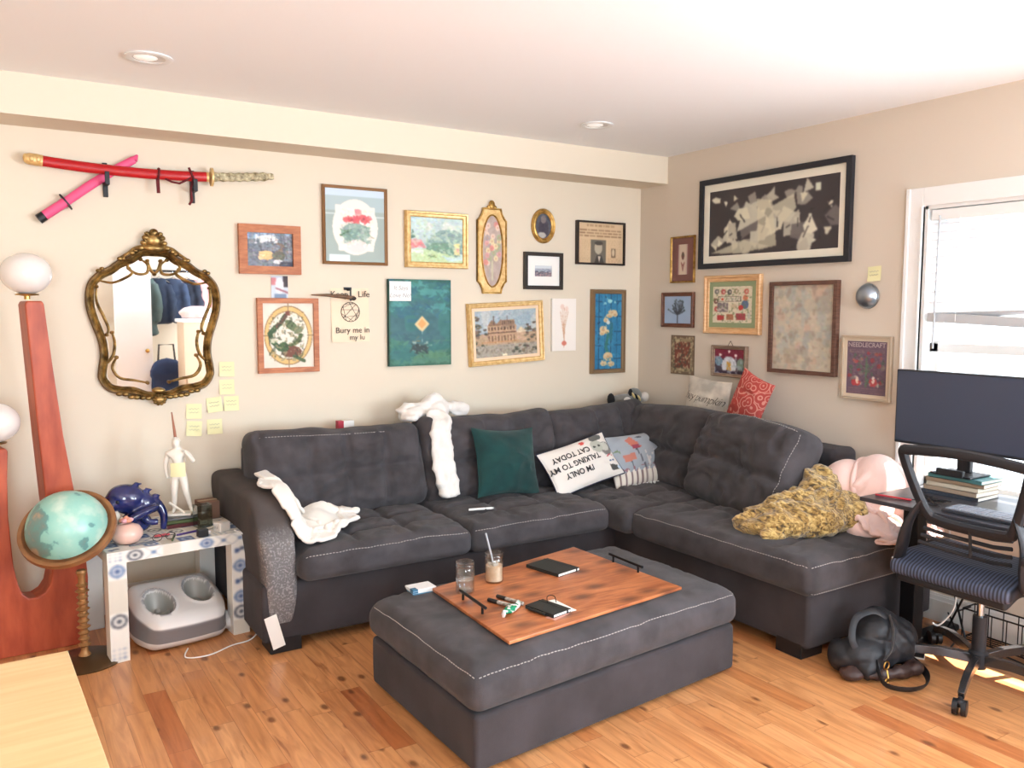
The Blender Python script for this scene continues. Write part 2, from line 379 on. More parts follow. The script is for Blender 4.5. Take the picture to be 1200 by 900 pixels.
# window: casing, jambs, sashes, pane
def window(name, y0, y1, z0, z1):
    w = bpy.data.objects.new(name, None); COL.objects.link(w); w['kind'] = 'structure'
    mb = MB()
    c = .088
    mb.box(-.02, 0, y0, y0 + c, z0 - .02, z1 + c); mb.box(-.02, 0, y1 - c, y1, z0 - .02, z1 + c); mb.box(-.02, 0, y1, y0, z1, z1 + c)
    mb.box(-.026, -.018, y0 + c - .02, y0 + c, z0 - .02, z1 + c); mb.box(-.026, -.018, y1 - c, y1 + c, z1 + c - .018, z1 + c)
    mb.box(-.026, 0, y0, y0 + .012, z0, z1); mb.box(-.018, 0, y1 - c, y0 + c, z0 - .10, z0 - .03)
    mb.build('casing', m_white, w, smooth=False, bevel=.003)
    MB().box(-.05, T, y1 - c - .02, y0 + c + .02, z0 - .03, z0).build('sill', m_white, w, smooth=False, bevel=.004)
    mb = MB().box(0, T, y0 - .015, y0, z0, z1).box(0, T, y1, y1 + .015, z0, z1).box(0, T, y1, y0, z1 - .015, z1); mb.build('jamb', m_white, w, smooth=False)
    zm = z0 + (z1 - z0) * .50
    for nm, xa, za, zb in (('upper_sash', .09, zm - .02, z1 - .015), ('lower_sash', .06, z0, zm + .025)):
        f = .045; a, b2 = y0 - .015, y1 + .015
        s_ = MB().box(xa, xa + .03, a - f, a, za, zb).box(xa, xa + .03, b2, b2 + f, za, zb).box(xa, xa + .03, b2, a, za, za + f).box(xa, xa + .03, b2, a, zb - f, zb).build(nm, m_white, w, smooth=False, bevel=.003)
        MB().box(xa + .012, xa + .016, b2 + f, a - f, za + f, zb - f).build('pane', m_pane, s_, smooth=False)
    return w
m_pane = bpy.data.materials.new('window_glass'); m_pane.use_nodes = True
nt = m_pane.node_tree; nt.nodes.clear(); o_ = nt.nodes.new('ShaderNodeOutputMaterial'); t_ = nt.nodes.new('ShaderNodeBsdfTransparent'); g_ = nt.nodes.new('ShaderNodeBsdfGlossy'); x_ = nt.nodes.new('ShaderNodeMixShader')
g_.inputs['Roughness'].default_value = .02; x_.inputs[0].default_value = .05; nt.links.new(t_.outputs[0], x_.inputs[1]); nt.links.new(g_.outputs[0], x_.inputs[2]); nt.links.new(x_.outputs[0], o_.inputs[0])
window('window_1', WY0, WY1, WZ0, WZ1)
window('window_2', -4.05, -5.45, .64, 2.0)
# blind hanging slightly askew
m_slat = mat('white_blind_slat', (235, 236, 238), .5, subsurf=0)
bl = thing('window_blind', 'white horizontal slat blind half lowered in the window behind the monitor', 'window blind', (.028, (WY0 + WY1) / 2, WZ1 - .02))
hw = (WY0 - WY1) / 2 - .03
MB().box(-.024, .024, -hw, hw, -.05, 0).build('headrail', m_white, bl, smooth=False, bevel=.003)
for i in range(11):
    z = -.075 - i * .037 - (0 if i < 8 else (i - 7) * .012); tl = -.035 * (i / 10)
    M = Matrix.Translation((0, 0, z)) @ Matrix.Rotation(tl * .9, 4, 'X') @ Matrix.Rotation(math.radians(28), 4, 'Y')
    MB().box(-.024, .024, -hw, hw, -.0015, .0015, M).build('slat', m_slat, bl, smooth=False)
M = Matrix.Translation((0, 0, -.53)) @ Matrix.Rotation(.045, 4, 'X')
MB().box(-.026, .026, -hw, hw, -.03, .014, M).build('bottom_rail', mat('rail_grey', (185, 186, 188), .5), bl, smooth=False, bevel=.003)
for y in (hw - .14, 0, -hw + .14): MB().tube([(-.026, y, -.04), (-.026, y, -.53), (.026, y, -.53), (.026, y, -.04)], .0016, 6).build('ladder_cord', m_white, bl)
MB().tube([(-.04, hw - .05, -.03), (-.042, hw - .045, -.66)], .005, 8).build('wand', mat('clear_wand', (200, 204, 208), .2, trans=.3), bl)
# recessed ceiling lights
def can(x, y, label):
    t = thing('ceiling_light', label, 'ceiling light', (x, y, H), group=None)
    MB().lathe([(.062, -.001), (.09, -.001), (.092, -.006), (.082, -.010), (.062, -.006), (.062, -.001)], 40).build('trim_ring', m_white, t)
    MB().lathe([(.0, -.003), (.04, -.0035), (.062, -.004)], 40, Matrix.Identity(4)).build('reflector', mat('light_reflector', (205, 203, 200), .3), t)
    MB().lathe([(.0, -.012), (.03, -.010), (.045, -.004)], 32, Matrix.Translation((-.012, 0, 0))).build('lens', mat('lens_white', (245, 244, 240), .4, emit=((255, 250, 240), .3)), t)
can(-3.258, -.797, 'round white recessed ceiling light above the crossed swords')
can(-1.0, -.787, 'round white recessed ceiling light nearer the corner of the room')
# ------------------------------------------------------------------ sectional sofa
sofa = thing('sectional_sofa', 'charcoal grey L-shaped sectional sofa with tufted cushions and a chaise under the picture wall', 'sofa', (-1.5, -.6, 0))
S0 = Vector((-1.5, -.6, 0))
def sl(x, y, z): return (x - S0.x, y - S0.y, z - S0.z)
def puffat(name, x0, x1, y0, y1, z0, z1, r, fn=None, n=30, m=m_sofa, parent=sofa, origin=S0, **k):
    P = Puff((x1 - x0, y1 - y0, z1 - z0), r, n, fn)
    loc = Vector(((x0 + x1) / 2, (y0 + y1) / 2, (z0 + z1) / 2)) - origin
    o = P.build(name, m, parent, loc=loc, **k); return o, P
plain = cushion_fn(0, wr=.003, side=0, seed=4)
puffat('base', -2.9, -.93, -.93, -.03, .05, .31, .02, plain, m=m_sofa2)
puffat('chaise_base', -.95, -.04, -2.22, -.03, .05, .30, .02, plain, m=m_sofa2)
puffat('back_frame', -2.75, -.02, -.22, -.02, .31, .79, .03, plain, m=m_sofa2)
puffat('back_frame', -.22, -.02, -1.78, -.22, .30, .79, .04, plain, m=m_sofa2)
# worn arm
m_arm = bpy.data.materials.new('worn_charcoal_microfiber'); m_arm.use_nodes = True; nt = m_arm.node_tree; b = nt.nodes['Principled BSDF']; b.inputs['Roughness'].default_value = .9
def worn(nt, b):
    N = lambda t: nt.nodes.new('ShaderNode' + t); L = nt.links
    tc = N('TexCoord'); sp = N('SeparateXYZ'); L.new(tc.outputs['Object'], sp.inputs[0])
    n1 = N('TexNoise'); n1.inputs['Scale'].default_value = 6; L.new(tc.outputs['Object'], n1.inputs['Vector'])
    n2 = N('TexNoise'); n2.inputs['Scale'].default_value = 120; n2.inputs['Detail'].default_value = 6; L.new(tc.outputs['Object'], n2.inputs['Vector'])
    r0 = N('ValToRGB'); r0.color_ramp.elements[0].color = rgba((62, 57, 57)); r0.color_ramp.elements[1].color = rgba((92, 82, 76)); r0.color_ramp.elements[0].position = .4; L.new(n1.outputs[0], r0.inputs[0])
    r1 = N('ValToRGB'); r1.color_ramp.elements[0].position = .5; r1.color_ramp.elements[1].position = .62; L.new(n2.outputs[0], r1.inputs[0])
    my = N('MapRange'); my.inputs['From Min'].default_value = -.36; my.inputs['From Max'].default_value = -.43; L.new(sp.outputs[1], my.inputs[0])
    mz = N('MapRange'); mz.inputs['From Min'].default_value = .20; mz.inputs['From Max'].default_value = .12; L.new(sp.outputs[2], mz.inputs[0])
    a = N('Math'); a.operation = 'MULTIPLY'; L.new(my.outputs[0], a.inputs[0]); L.new(mz.outputs[0], a.inputs[1])
    a2 = N('Math'); a2.operation = 'MULTIPLY_ADD'; L.new(r1.outputs[0], a2.inputs[0]); a2.inputs[1].default_value = .34; a2.inputs[2].default_value = .2
    a3 = N('Math'); a3.operation = 'MULTIPLY'; L.new(a.outputs[0], a3.inputs[0]); L.new(a2.outputs[0], a3.inputs[1])
    mx = N('Mix'); mx.data_type = 'RGBA'; L.new(a3.outputs[0], mx.inputs[0]); L.new(r0.outputs[0], mx.inputs[6]); mx.inputs[7].default_value = rgba((175, 172, 172)); L.new(mx.outputs[2], b.inputs['Base Color'])
worn(nt, b)
def armfn(P, h):
    P = P.copy(); t = sstep(-.25 * 1, -1, P[:, 1] / h[1]) ; up = sstep(-.2, 1, P[:, 2] / h[2])
    P[:, 2] -= .17 * np.clip((-P[:, 1] / h[1] - .45) / .55, 0, 1) ** 2 * up
    P[:, 1] -= .03 * np.sin(np.clip((P[:, 2] / h[2] + 1) / 2, 0, 1) * PI)* sstep(.5, -.9, P[:, 1] / h[1])
    P[:, 0] += .006 * vn(P * (5, 7, 9), 3); P[:, 0] -= .02 * sstep(-.5, 1, P[:, 2] / h[2]) * sstep(0, -1, P[:, 0] / h[0])
    return P
puffat('arm', -2.885, -2.745, -.92, -.03, .07, .675, .035, armfn, 34, m=m_arm)
mb = MB()
Mx = Matrix.Translation(sl(-2.86, -.945, .12)) @ Matrix.Rotation(-.25, 4, 'Y')
mb.box(-.025, .03, -.002, .0, -.09, .06, Mx); mb.build('loose_tag', m_paper, sofa, smooth=False)
for (x, y) in ((-2.80, -.86), (-1.2, -.82), (-.88, -2.12), (-.12, -2.12)):
    MB().box(-.07, .07, -.07, .07, 0, .07).build('foot', m_black, sofa, smooth=False, bevel=.004, loc=sl(x, y, 0))
tuft = (-.5, 0, .5)
def seat(x0, x1, y0, y1, z0, z1, seed, tx, ty, stp=None, name='seat_cushion', puff=.03):
    fn = cushion_fn(puff, tx, ty, .024, .017, .008, seed)
    o, P = puffat(name, x0, x1, y0, y1, z0, z1, .045, fn, 52)
    if stp:
        for kind in stp:
            h = P.h; n = 40
            if kind == 'front': Q = [(t, -h[1], h[2] * .8) for t in np.linspace(-h[0] * .97, h[0] * .97, n)]
            if kind == 'left': Q = [(-h[0], t, h[2] * .8) for t in np.linspace(-h[1] * .97, h[1] * .97, n)]
            if kind == 'lowfront': Q = [(t, -h[1], -h[2] * .8) for t in np.linspace(-h[0] * .97, h[0] * .97, n)]
            if kind == 'back': Q = [(t, h[1] * .92, h[2]) for t in np.linspace(-h[0] * .97, h[0] * .97, n)]
            stitch('stitching', P.map(np.array(Q)) + np.array(o.location), sofa, m_stitch)
    return o, P
seat(-2.74, -1.905, -1.0, -.24, .31, .445, 11, (-.33, .33), (-.5, 0, .5), ['front'])
seat(-1.895, -1.05, -1.0, -.24, .31, .445, 12, (-.33, .33), (-.5, 0, .5), ['front'])
seat(-1.04, -.23, -1.13, -.24, .31, .445, 13, (-.33, .33), (-.5, 0, .5), puff=.02)
seat(-1.0, -.06, -2.26, -1.12, .295, .445, 14, (-.33, .33), (-.6, -.2, .2, .6), ['front', 'left', 'lowfront'], 'chaise_cushion')
def back(cx, cy, cz, w, hh, t, lean, rz, seed, tx, ty, roll=0, stp=False):
    def ex(P, h):
        P = P.copy(); P[:, 1] += .02 * sstep(.3, 1, P[:, 1] / h[1]) * np.cos(P[:, 0] / h[0] * 1.6 + seed)
        P[:, 2] += .012 * vn(P * (4, 5, 3) + seed, seed)
        return P
    fn = cushion_fn(.045, tx, ty, .044, .022, .015, seed, bottom=.01, side=.012, extra=ex)
    P = Puff((w, hh, t), .055, 50, fn)
    R = Matrix.Rotation(rz, 4, 'Z') @ Matrix.Rotation(math.radians(90 - lean), 4, 'X') @ Matrix.Rotation(roll, 4, 'Z')
    o = P.build('back_cushion', m_sofa, sofa, loc=sl(cx, cy, cz), rot=R.to_euler())
    if stp:
        for Q in stp(P.h): stitch('stitching', P.map(np.array(Q)), o, m_stitch)
    return o
tops = lambda h: [[(t, h[1] * .85, h[2]) for t in np.linspace(-h[0] * .9, h[0] * .55, 30)]]
back(-2.33, -.335, .665, .91, .44, .19, 13, 0, 21, (-.38, .05, .5), (-.05,), .02, tops)
back(-1.43, -.335, .665, .87, .47, .19, 13, 0, 22, (-.1, .5), (-.1,), 0)
back(-.64, -.335, .665, .76, .46, .19, 13, 0, 23, (-.1, .4), (-.2,), 0)
back(-.31, -.68, .665, .80, .46, .19, 12, -PI / 2, 24, (), (-.1,), -.02)
side = lambda h: [[(h[0] * .93, t, h[2] * .8) for t in np.linspace(h[1] * .9, -h[1] * .7, 30)], [(t, h[1] * .93, h[2] * .8) for t in np.linspace(-h[0] * .5, h[0] * .9, 30)]]
back(-.44, -1.42, .665, .72, .48, .19, 24, -PI / 2 - .10, 25, (), (-.1,), -.05, side)
# ------------------------------------------------------------------ storage ottoman
ott = thing('storage_ottoman', 'charcoal grey fabric storage ottoman with the wooden board lying on it', 'ottoman', (-1.95, -1.78, 0))
OC = [(-2.596, -2.246), (-1.281, -2.116), (-1.30, -1.335), (-2.61, -1.436)]
def bil(C, u, v): return [(1 - u) * (1 - v) * C[0][i] + u * (1 - v) * C[1][i] + u * v * C[2][i] + (1 - u) * v * C[3][i] for i in (0, 1)]
def ofn(base):
    def f(P, h):
        P = base(P, h) if base else P; u = (P[:, 0] + .655) / 1.31; v = (P[:, 1] + .4) / .8; X, Y = bil(OC, u, v)
        return np.stack([X + 1.95, Y + 1.78, P[:, 2]], 1)
    return f
Puff((1.31, .80, .19), .018, 30, ofn(cushion_fn(0, wr=.003, side=0, seed=31))).build('body', m_sofa2, ott, loc=(0, 0, .11))
lp = Puff((1.33, .82, .145), .055, 56, ofn(cushion_fn(.022, (), (), wr=.006, seed=32, side=.008)))
lp.build('cushion_lid', m_sofa, ott, loc=(0, 0, .278))
hh = lp.h
for Q in ([(t, -hh[1], hh[2] * .9) for t in np.linspace(-hh[0] * .97, hh[0] * .97, 50)], [(hh[0], t, hh[2] * .9) for t in np.linspace(-hh[1] * .97, hh[1] * .9, 30)],
          [(-hh[0], t, hh[2] * .9) for t in np.linspace(-hh[1] * .97, hh[1] * .9, 30)]):
    stitch('stitching', lp.map(np.array(Q)), ott, m_stitch, loc=(0, 0, .2785))
# ------------------------------------------------------------------ pictures and things on the walls
class Img:
    def __init__(s, nx, ny, bg):
        s.nx, s.ny = nx, ny; s.a = np.zeros((ny, nx, 3)); s.a[:] = np.array(bg, float); s.U, s.V = np.meshgrid((np.arange(nx) + .5) / nx, (np.arange(ny) + .5) / ny)
    def put(s, M, c, al=1.):
        w = (M.astype(float) * al)[..., None]; s.a = s.a * (1 - w) + np.array(c, float) * w; return s
    def rect(s, u0, u1, v0, v1, c, al=1.): return s.put((s.U >= u0) & (s.U < u1) & (s.V >= v0) & (s.V < v1), c, al)
    def ell(s, cu, cv, ru, rv, c, al=1., rot=0):
        x, y = s.U - cu, s.V - cv; x, y = x * math.cos(rot) + y * math.sin(rot), -x * math.sin(rot) + y * math.cos(rot)
        return s.put((x / ru) ** 2 + (y / rv) ** 2 < 1, c, al)
    def ring(s, cu, cv, ru, rv, w, c, al=1.):
        d = np.sqrt(((s.U - cu) / ru) ** 2 + ((s.V - cv) / rv) ** 2); return s.put(np.abs(d - 1) < w, c, al)
    def poly(s, P, c, al=1.):
        M = np.zeros(s.U.shape, bool); n = len(P)
        for i in range(n):
            (x0, y0), (x1, y1) = P[i], P[(i + 1) % n]
            if y0 == y1: continue
            cnd = ((s.V >= min(y0, y1)) & (s.V < max(y0, y1))); M ^= cnd & (s.U < x0 + (s.V - y0) * (x1 - x0) / (y1 - y0))
        return s.put(M, c, al)
    def line(s, P, w, c, al=1.):
        asp = s.ny / s.nx
        for (x0, y0), (x1, y1) in zip(P[:-1], P[1:]):
            dx, dy = x1 - x0, (y1 - y0) * asp; L = dx * dx + dy * dy + 1e-9
            t = np.clip(((s.U - x0) * dx + (s.V - y0) * asp * dy) / L, 0, 1)
            s.put(np.hypot(s.U - x0 - t * dx, (s.V - y0) * asp - t * dy) < w, c, al)
        return s
    def noise(s, amp, sc, seed=0, col=None, thr=None, box=None):
        n = vn(np.stack([s.U.ravel() * sc, s.V.ravel() * sc * s.ny / s.nx, s.U.ravel() * 0 + seed], 1), seed).reshape(s.U.shape)
        if col is None: s.a = s.a + (n * amp)[..., None]
        else:
            M = n > thr
            if box: M &= (s.U >= box[0]) & (s.U < box[1]) & (s.V >= box[2]) & (s.V < box[3])
            s.put(M, col, amp)
        return s
    def words(s, u0, u1, v0, dv, rows, h, c, seed=0, al=.8):
        rnd = random.Random(seed)
        for i in range(rows):
            u = u0; v = v0 + i * dv
            while u < u1:
                w = rnd.uniform(.02, .09) * (u1 - u0) * 2; s.rect(u, min(u + w, u1), v, v + h, c, al * rnd.uniform(.6, 1)); u += w + .02
        return s
    def dabs(s, n, r, jit=16, box=(0, 1, 0, 1), el=2., seed=1):   # brush dabs in the colour they land on
        R_ = random.Random(seed); b_ = s.a.copy()
        for _ in range(n):
            u, v = R_.uniform(box[0], box[1]), R_.uniform(box[2], box[3]); c = b_[min(s.ny - 1, int(v * s.ny)), min(s.nx - 1, int(u * s.nx))] + R_.uniform(-jit, jit) + np.array([R_.uniform(-jit, jit) * .5 for _ in range(3)])
            u += R_.uniform(-r, r); v += R_.uniform(-r, r); k = R_.uniform(.5, 1.2); s.ell(u, v, r * k * el ** .5, r * k / el ** .5 * s.nx / s.ny, c, .8, R_.uniform(-.8, .8))
        return s
    def build(s, name, w, h, parent, u=0, v=0, n=.012, m=None, mask=None, thick=0):
        for _ in range(2): A_ = np.pad(s.a, ((1, 1), (1, 1), (0, 0)), 'edge'); s.a = (A_[1:-1, 1:-1] * 2 + A_[:-2, 1:-1] + A_[2:, 1:-1] + A_[1:-1, :-2] + A_[1:-1, 2:]) / 6
        nx, ny = s.nx, s.ny; X = (np.arange(nx) / (nx - 1) - .5) * w; Z = (.5 - np.arange(ny) / (ny - 1)) * h
        XX, ZZ = np.meshgrid(X, Z); V = np.stack([XX.ravel() + u, np.full(nx * ny, -n), ZZ.ravel() + v], 1)
        F = [(j * nx + i, (j + 1) * nx + i, (j + 1) * nx + i + 1, j * nx + i + 1) for j in range(ny - 1) for i in range(nx - 1)]
        if mask is not None:
            F = [f for f in F if all(mask(V[k][0] - u, V[k][2] - v) for k in f)]
            used = sorted({k for f in F for k in f}); re = {k: i for i, k in enumerate(used)}
            V = V[used]; F = [tuple(re[k] for k in f) for f in F]; C = lin(np.clip(s.a, 0, 255) / 255.).reshape(-1, 3)[used]
        else: C = lin(np.clip(s.a, 0, 255) / 255.).reshape(-1, 3)
        return make(name, V, F, m or paint_mat(), parent, paint=C, smooth=False)
def sweep(path, prof, closed_smooth=False):          # path: ccw points (x,z); prof: (inward offset, height off the wall)
    P = np.array(path, float); n = len(P); a = P - np.roll(P, 1, 0); b = np.roll(P, -1, 0) - P
    a /= np.linalg.norm(a, axis=1, keepdims=True); b /= np.linalg.norm(b, axis=1, keepdims=True)
    na = np.stack([-a[:, 1], a[:, 0]], 1); nb = np.stack([-b[:, 1], b[:, 0]], 1); mt = na + nb; mt = mt / np.maximum((mt * na).sum(1), .3)[:, None]
    V = []
    for off, h in prof: V += [(p[0] + m[0] * off, -h, p[1] + m[1] * off) for p, m in zip(P, mt)]
    k = len(prof); F = []
    for i in range(k):
        i2 = (i + 1) % k
        for j in range(n): F.append((i * n + j, i2 * n + j, i2 * n + (j + 1) % n, i * n + (j + 1) % n)[::-1])
    return MB().add(V, F)
def rectpath(w, h): return [(-w / 2, -h / 2), (w / 2, -h / 2), (w / 2, h / 2), (-w / 2, h / 2)]
def ellpath(a, b, n=56): return [(a * math.cos(2 * PI * i / n), b * math.sin(2 * PI * i / n)) for i in range(n)]
def flatprof(fw, d): return [(0, .001), (0, d), (fw, d), (fw, .001)]
def stepprof(fw, d): return [(0, .001), (0, d * .75), (fw * .12, d), (fw * .35, d * .95), (fw * .45, d * .7), (fw * .8, d * .62), (fw * .88, d * .72), (fw, d * .55), (fw, .001)]
def oncurve(wall, u, v, n=0):                         # wall point
    return (u, -n, v) if wall == 'b' else (-n, -u, v)
def hang(name, label, cat, wall, u, v, tilt=0, group=None, lean=0):
    rz = 0 if wall == 'b' else -PI / 2
    R = Matrix.Rotation(rz, 4, 'Z') @ Matrix.Rotation(lean, 4, 'X') @ Matrix.Rotation(-tilt, 4, 'Y')
    return thing(name, label, cat, oncurve(wall, u, v, .001), R.to_euler(), group)
def picture(name, label, wall, u, v, w, h, fw, d, fm, img, prof=stepprof, matw=0, matm=None, tilt=0, cat='picture', glass=False, gapn=.5, **k):
    t = hang(name, label, cat, wall, u, v, tilt)
    sweep(rectpath(w, h), prof(fw, d)).build('frame', fm, t, angle=25)
    MB().box(-w / 2 + fw * .5, w / 2 - fw * .5, -.004, -.001, -h / 2 + fw * .5, h / 2 - fw * .5).build('backing', mat('backing_board', (120, 100, 80), .8), t, smooth=False)
    n = d * gapn
    if matw:
        iw, ih = w - 2 * fw - 2 * matw, h - 2 * fw - 2 * matw
        sweep(rectpath(w - 2 * fw + .002, h - 2 * fw + .002), [(0, n - .003), (0, n), (matw, n), (matw, n - .003)]).build('mat_board', matm, t, smooth=False)
        img.build('artwork', iw + .002, ih + .002, t, n=n - .002)
    else: img.build('artwork', w - 2 * fw + .002, h - 2 * fw + .002, t, n=n)
    return t
wood = lambda n, c, c2, **k: mat(n, c, .5, col2=c2, nscale=6, stretch=(3, 3, 14), bump=.1, **k)
m_red_oak = wood('orange_oak', (160, 92, 52), (186, 116, 72)); m_gold = mat('gilt_frame', (206, 166, 104), .42, metal=.4, col2=(230, 198, 140), nscale=40, bump=.4, bscale=90)
m_gold2 = mat('antique_gold', (150, 112, 52), .38, metal=.7, col2=(205, 165, 95), nscale=30, bump=.5, bscale=60)
m_oldbrass = mat('aged_brass', (92, 70, 38), .36, metal=.8, col2=(176, 144, 88), nscale=26, bump=.5, bscale=60)
m_darkwood = wood('dark_frame', (48, 36, 30), (62, 48, 40)); m_blackframe = mat('black_frame', (28, 29, 36), .45)
m_walnut = wood('walnut_frame', (84, 56, 46), (106, 74, 60)); m_pale = wood('pale_oak', (206, 160, 112), (222, 182, 136))
rnd = random.Random(5)
# 1 deer under trees
i = Img(96, 72, (120, 128, 140)); i.rect(0, 1, 0, .2, (150, 180, 210)).poly([(0, .25), (.3, .12), (.6, .2), (1, .1), (1, .5), (0, .5)], (110, 120, 130)).noise(.6, 9, 1, (90, 98, 110), .1).noise(.5, 14, 2, (150, 150, 152), .35)
i.ell(.45, .17, .2, .1, (225, 228, 228)).noise(.8, 16, 4, (235, 235, 235), .3, (.2, .7, .05, .3)).noise(.6, 20, 3, (150, 110, 80), .2, (.55, .9, .2, .6))
for k in range(10): x = rnd.uniform(0, 1); i.line([(x, 0), (x + rnd.uniform(-.08, .08), 1)], .006, (80, 78, 84), .7)
i.ell(.42, .66, .17, .13, (226, 186, 130)).ell(.3, .72, .06, .09, (232, 198, 150)).ell(.68, .68, .14, .15, (105, 105, 92)).ell(.66, .85, .11, .06, (210, 212, 216)).rect(.7, 1, .85, 1, (70, 70, 84)).noise(14, 30, 9)
i.dabs(420, .022, 22)
picture('framed_picture', 'forest animal picture in a broad orange wooden frame, under the red sword handle', 'b', -2.564, 1.813, .325, .257, .042, .03, m_red_oak, i, prof=flatprof)
# snapshot
t = hang('snapshot', 'small snapshot pinned below the orange wooden frame', 'photo', 'b', -2.514, 1.618)
i = Img(26, 34, (196, 205, 215)); i.rect(.7, 1, 0, .5, (60, 50, 55)).rect(0, .3, .1, .4, (190, 120, 125)).ell(.5, .45, .25, .35, (222, 226, 232)).line([(.3, .55), (1, .75)], .05, (150, 90, 100)).rect(.2, .9, .8, 1, (120, 140, 165)); i.build('print', .09, .118, t, n=.003)
# stained glass bird panel
i = Img(110, 130, (222, 212, 196)); i.noise(4, 5, 1).ell(.5, .5, .46, .45, (216, 178, 112)).noise(6, 9, 2).ell(.5, .5, .385, .37, (226, 218, 204))
for P in ([(.5, 0), (.5, .14)], [(.5, .86), (.5, 1)], [(0, .5), (.13, .5)], [(.87, .5), (1, .5)]): i.line(P, .007, (128, 108, 78))
i.ring(.5, .5, .46, .45, .016, (128, 104, 66)).ring(.5, .5, .385, .37, .016, (120, 96, 60))
i.line([(.44, .2), (.36, .3), (.22, .4), (.14, .47), (.2, .6), (.32, .7)], .045, (52, 80, 44)).line([(.48, .16), (.4, .26), (.28, .36)], .03, (96, 66, 48)).ell(.5, .16, .045, .035, (120, 60, 44)).ell(.56, .35, .14, .07, (96, 110, 70), rot=.5).ell(.7, .42, .1, .05, (110, 120, 88), rot=-.4)
i.line([(.35, .7), (.55, .66), (.7, .58), (.74, .5)], .04, (76, 92, 50)).ell(.55, .75, .2, .09, (110, 62, 44)).ell(.4, .68, .1, .08, (60, 86, 46)).line([(.6, .82), (.8, .9)], .03, (70, 90, 54)).ell(.2, .57, .07, .05, (196, 196, 170)).noise(.75, 26, 5, (150, 140, 104), .45, (.12, .8, .15, .9)).noise(.6, 30, 6, (40, 52, 30), .4, (.12, .8, .2, .85))
i.dabs(420, .013, 18, (.14, .8, .14, .9))
picture('stained_glass_panel', 'stained glass bird on a leafy vine inside a gold oval, brown frame', 'b', -2.474, 1.36, .332, .4, .028, .024, m_red_oak, i, prof=flatprof, cat='stained glass')
# geranium
i = Img(112, 130, (156, 170, 164)); i.noise(4, 4, 1).rect(0, 1, 0, .1, (196, 212, 224)).rect(0, 1, .1, .3, (170, 188, 190)).line([(0, .345), (1, .37)], .008, (205, 214, 212)).rect(.06, .4, .9, 1, (216, 230, 232))
i.ell(.5, .52, .38, .38, (238, 228, 216)).poly([(.17, .22), (.36, .22), (.3, .35), (.17, .35)], (238, 228, 216)).poly([(.64, .24), (.83, .24), (.83, .4), (.64, .4)], (238, 228, 216)).poly([(.2, .7), (.83, .7), (.8, .85), (.22, .85)], (238, 228, 216))
i.ell(.5, .6, .24, .14, (138, 162, 150)).noise(.7, 18, 3, (106, 138, 128), .15, (.26, .76, .46, .74)).noise(.5, 24, 8, (196, 206, 196), .35, (.26, .76, .46, .74)).ell(.52, .78, .17, .09, (228, 212, 208)).line([(.25, .64), (.42, .56)], .01, (80, 110, 84)).line([(.7, .66), (.82, .66)], .006, (120, 130, 90))
for (a, b) in ((.42, .4), (.52, .39), (.62, .38), (.7, .39), (.36, .42), (.5, .43), (.66, .43)): i.ell(a, b, .07, .04, (206, 82, 88), .9)
i.ell(.55, .31, .06, .04, (216, 140, 140)).ell(.45, .41, .02, .015, (150, 50, 60)).ell(.64, .4, .02, .015, (160, 60, 66))
i.dabs(420, .017, 22, (.26, .78, .28, .78))
picture('botanical_print', 'print of red geraniums in a shaped cream oval on grey-green, thin brown frame', 'b', -2.084, 1.963, .38, .43, .017, .026, mat('bronze_frame', (140, 100, 62), .45, metal=.3), i)
# landscape
i = Img(110, 90, (188, 208, 208)); i.noise(10, 5, 1).noise(.6, 6, 3, (226, 222, 208), .2, (.3, 1, 0, .35)).noise(.5, 7, 5, (160, 200, 214), .15, (0, .5, 0, .3))
i.poly([(.3, .5), (.55, .28), (.8, .24), (1, .34), (1, .8), (.3, .7)], (140, 166, 160)).poly([(.5, .4), (.65, .3), (.9, .3), (.8, .42)], (122, 148, 148)).noise(.6, 12, 6, (120, 156, 144), .2, (.25, 1, .35, .8))
i.poly([(0, .5), (.2, .5), (.3, .68), (0, .7)], (206, 150, 150)).ell(.12, .6, .1, .07, (220, 120, 128)).poly([(.04, .25), (.09, .45), (0, .5)], (100, 132, 118)).poly([(.25, .75), (.4, .55), (.75, .56), (.95, .85), (.5, .8)], (116, 150, 130)).poly([(0, .72), (.3, .7), (1, .9), (1, 1), (0, 1)], (186, 208, 160)).rect(.0, .25, .72, .8, (216, 224, 214)).poly([(.6, .86), (1, .88), (1, .96), (.7, .95)], (190, 214, 216))
i.ell(.88, .7, .06, .12, (222, 206, 150)).ell(.9, .6, .06, .05, (228, 220, 150)).ell(.9, .72, .02, .04, (226, 170, 160)).noise(.5, 22, 9, (200, 218, 190), .3).noise(6, 25, 4).line([(.35, .85), (.5, .88)], .01, (110, 140, 90))
i.dabs(650, .022, 16)
picture('landscape_painting', 'soft green and pink garden landscape painting in a stepped gold frame', 'b', -1.578, 1.906, .408, .325, .034, .035, m_gold, i)
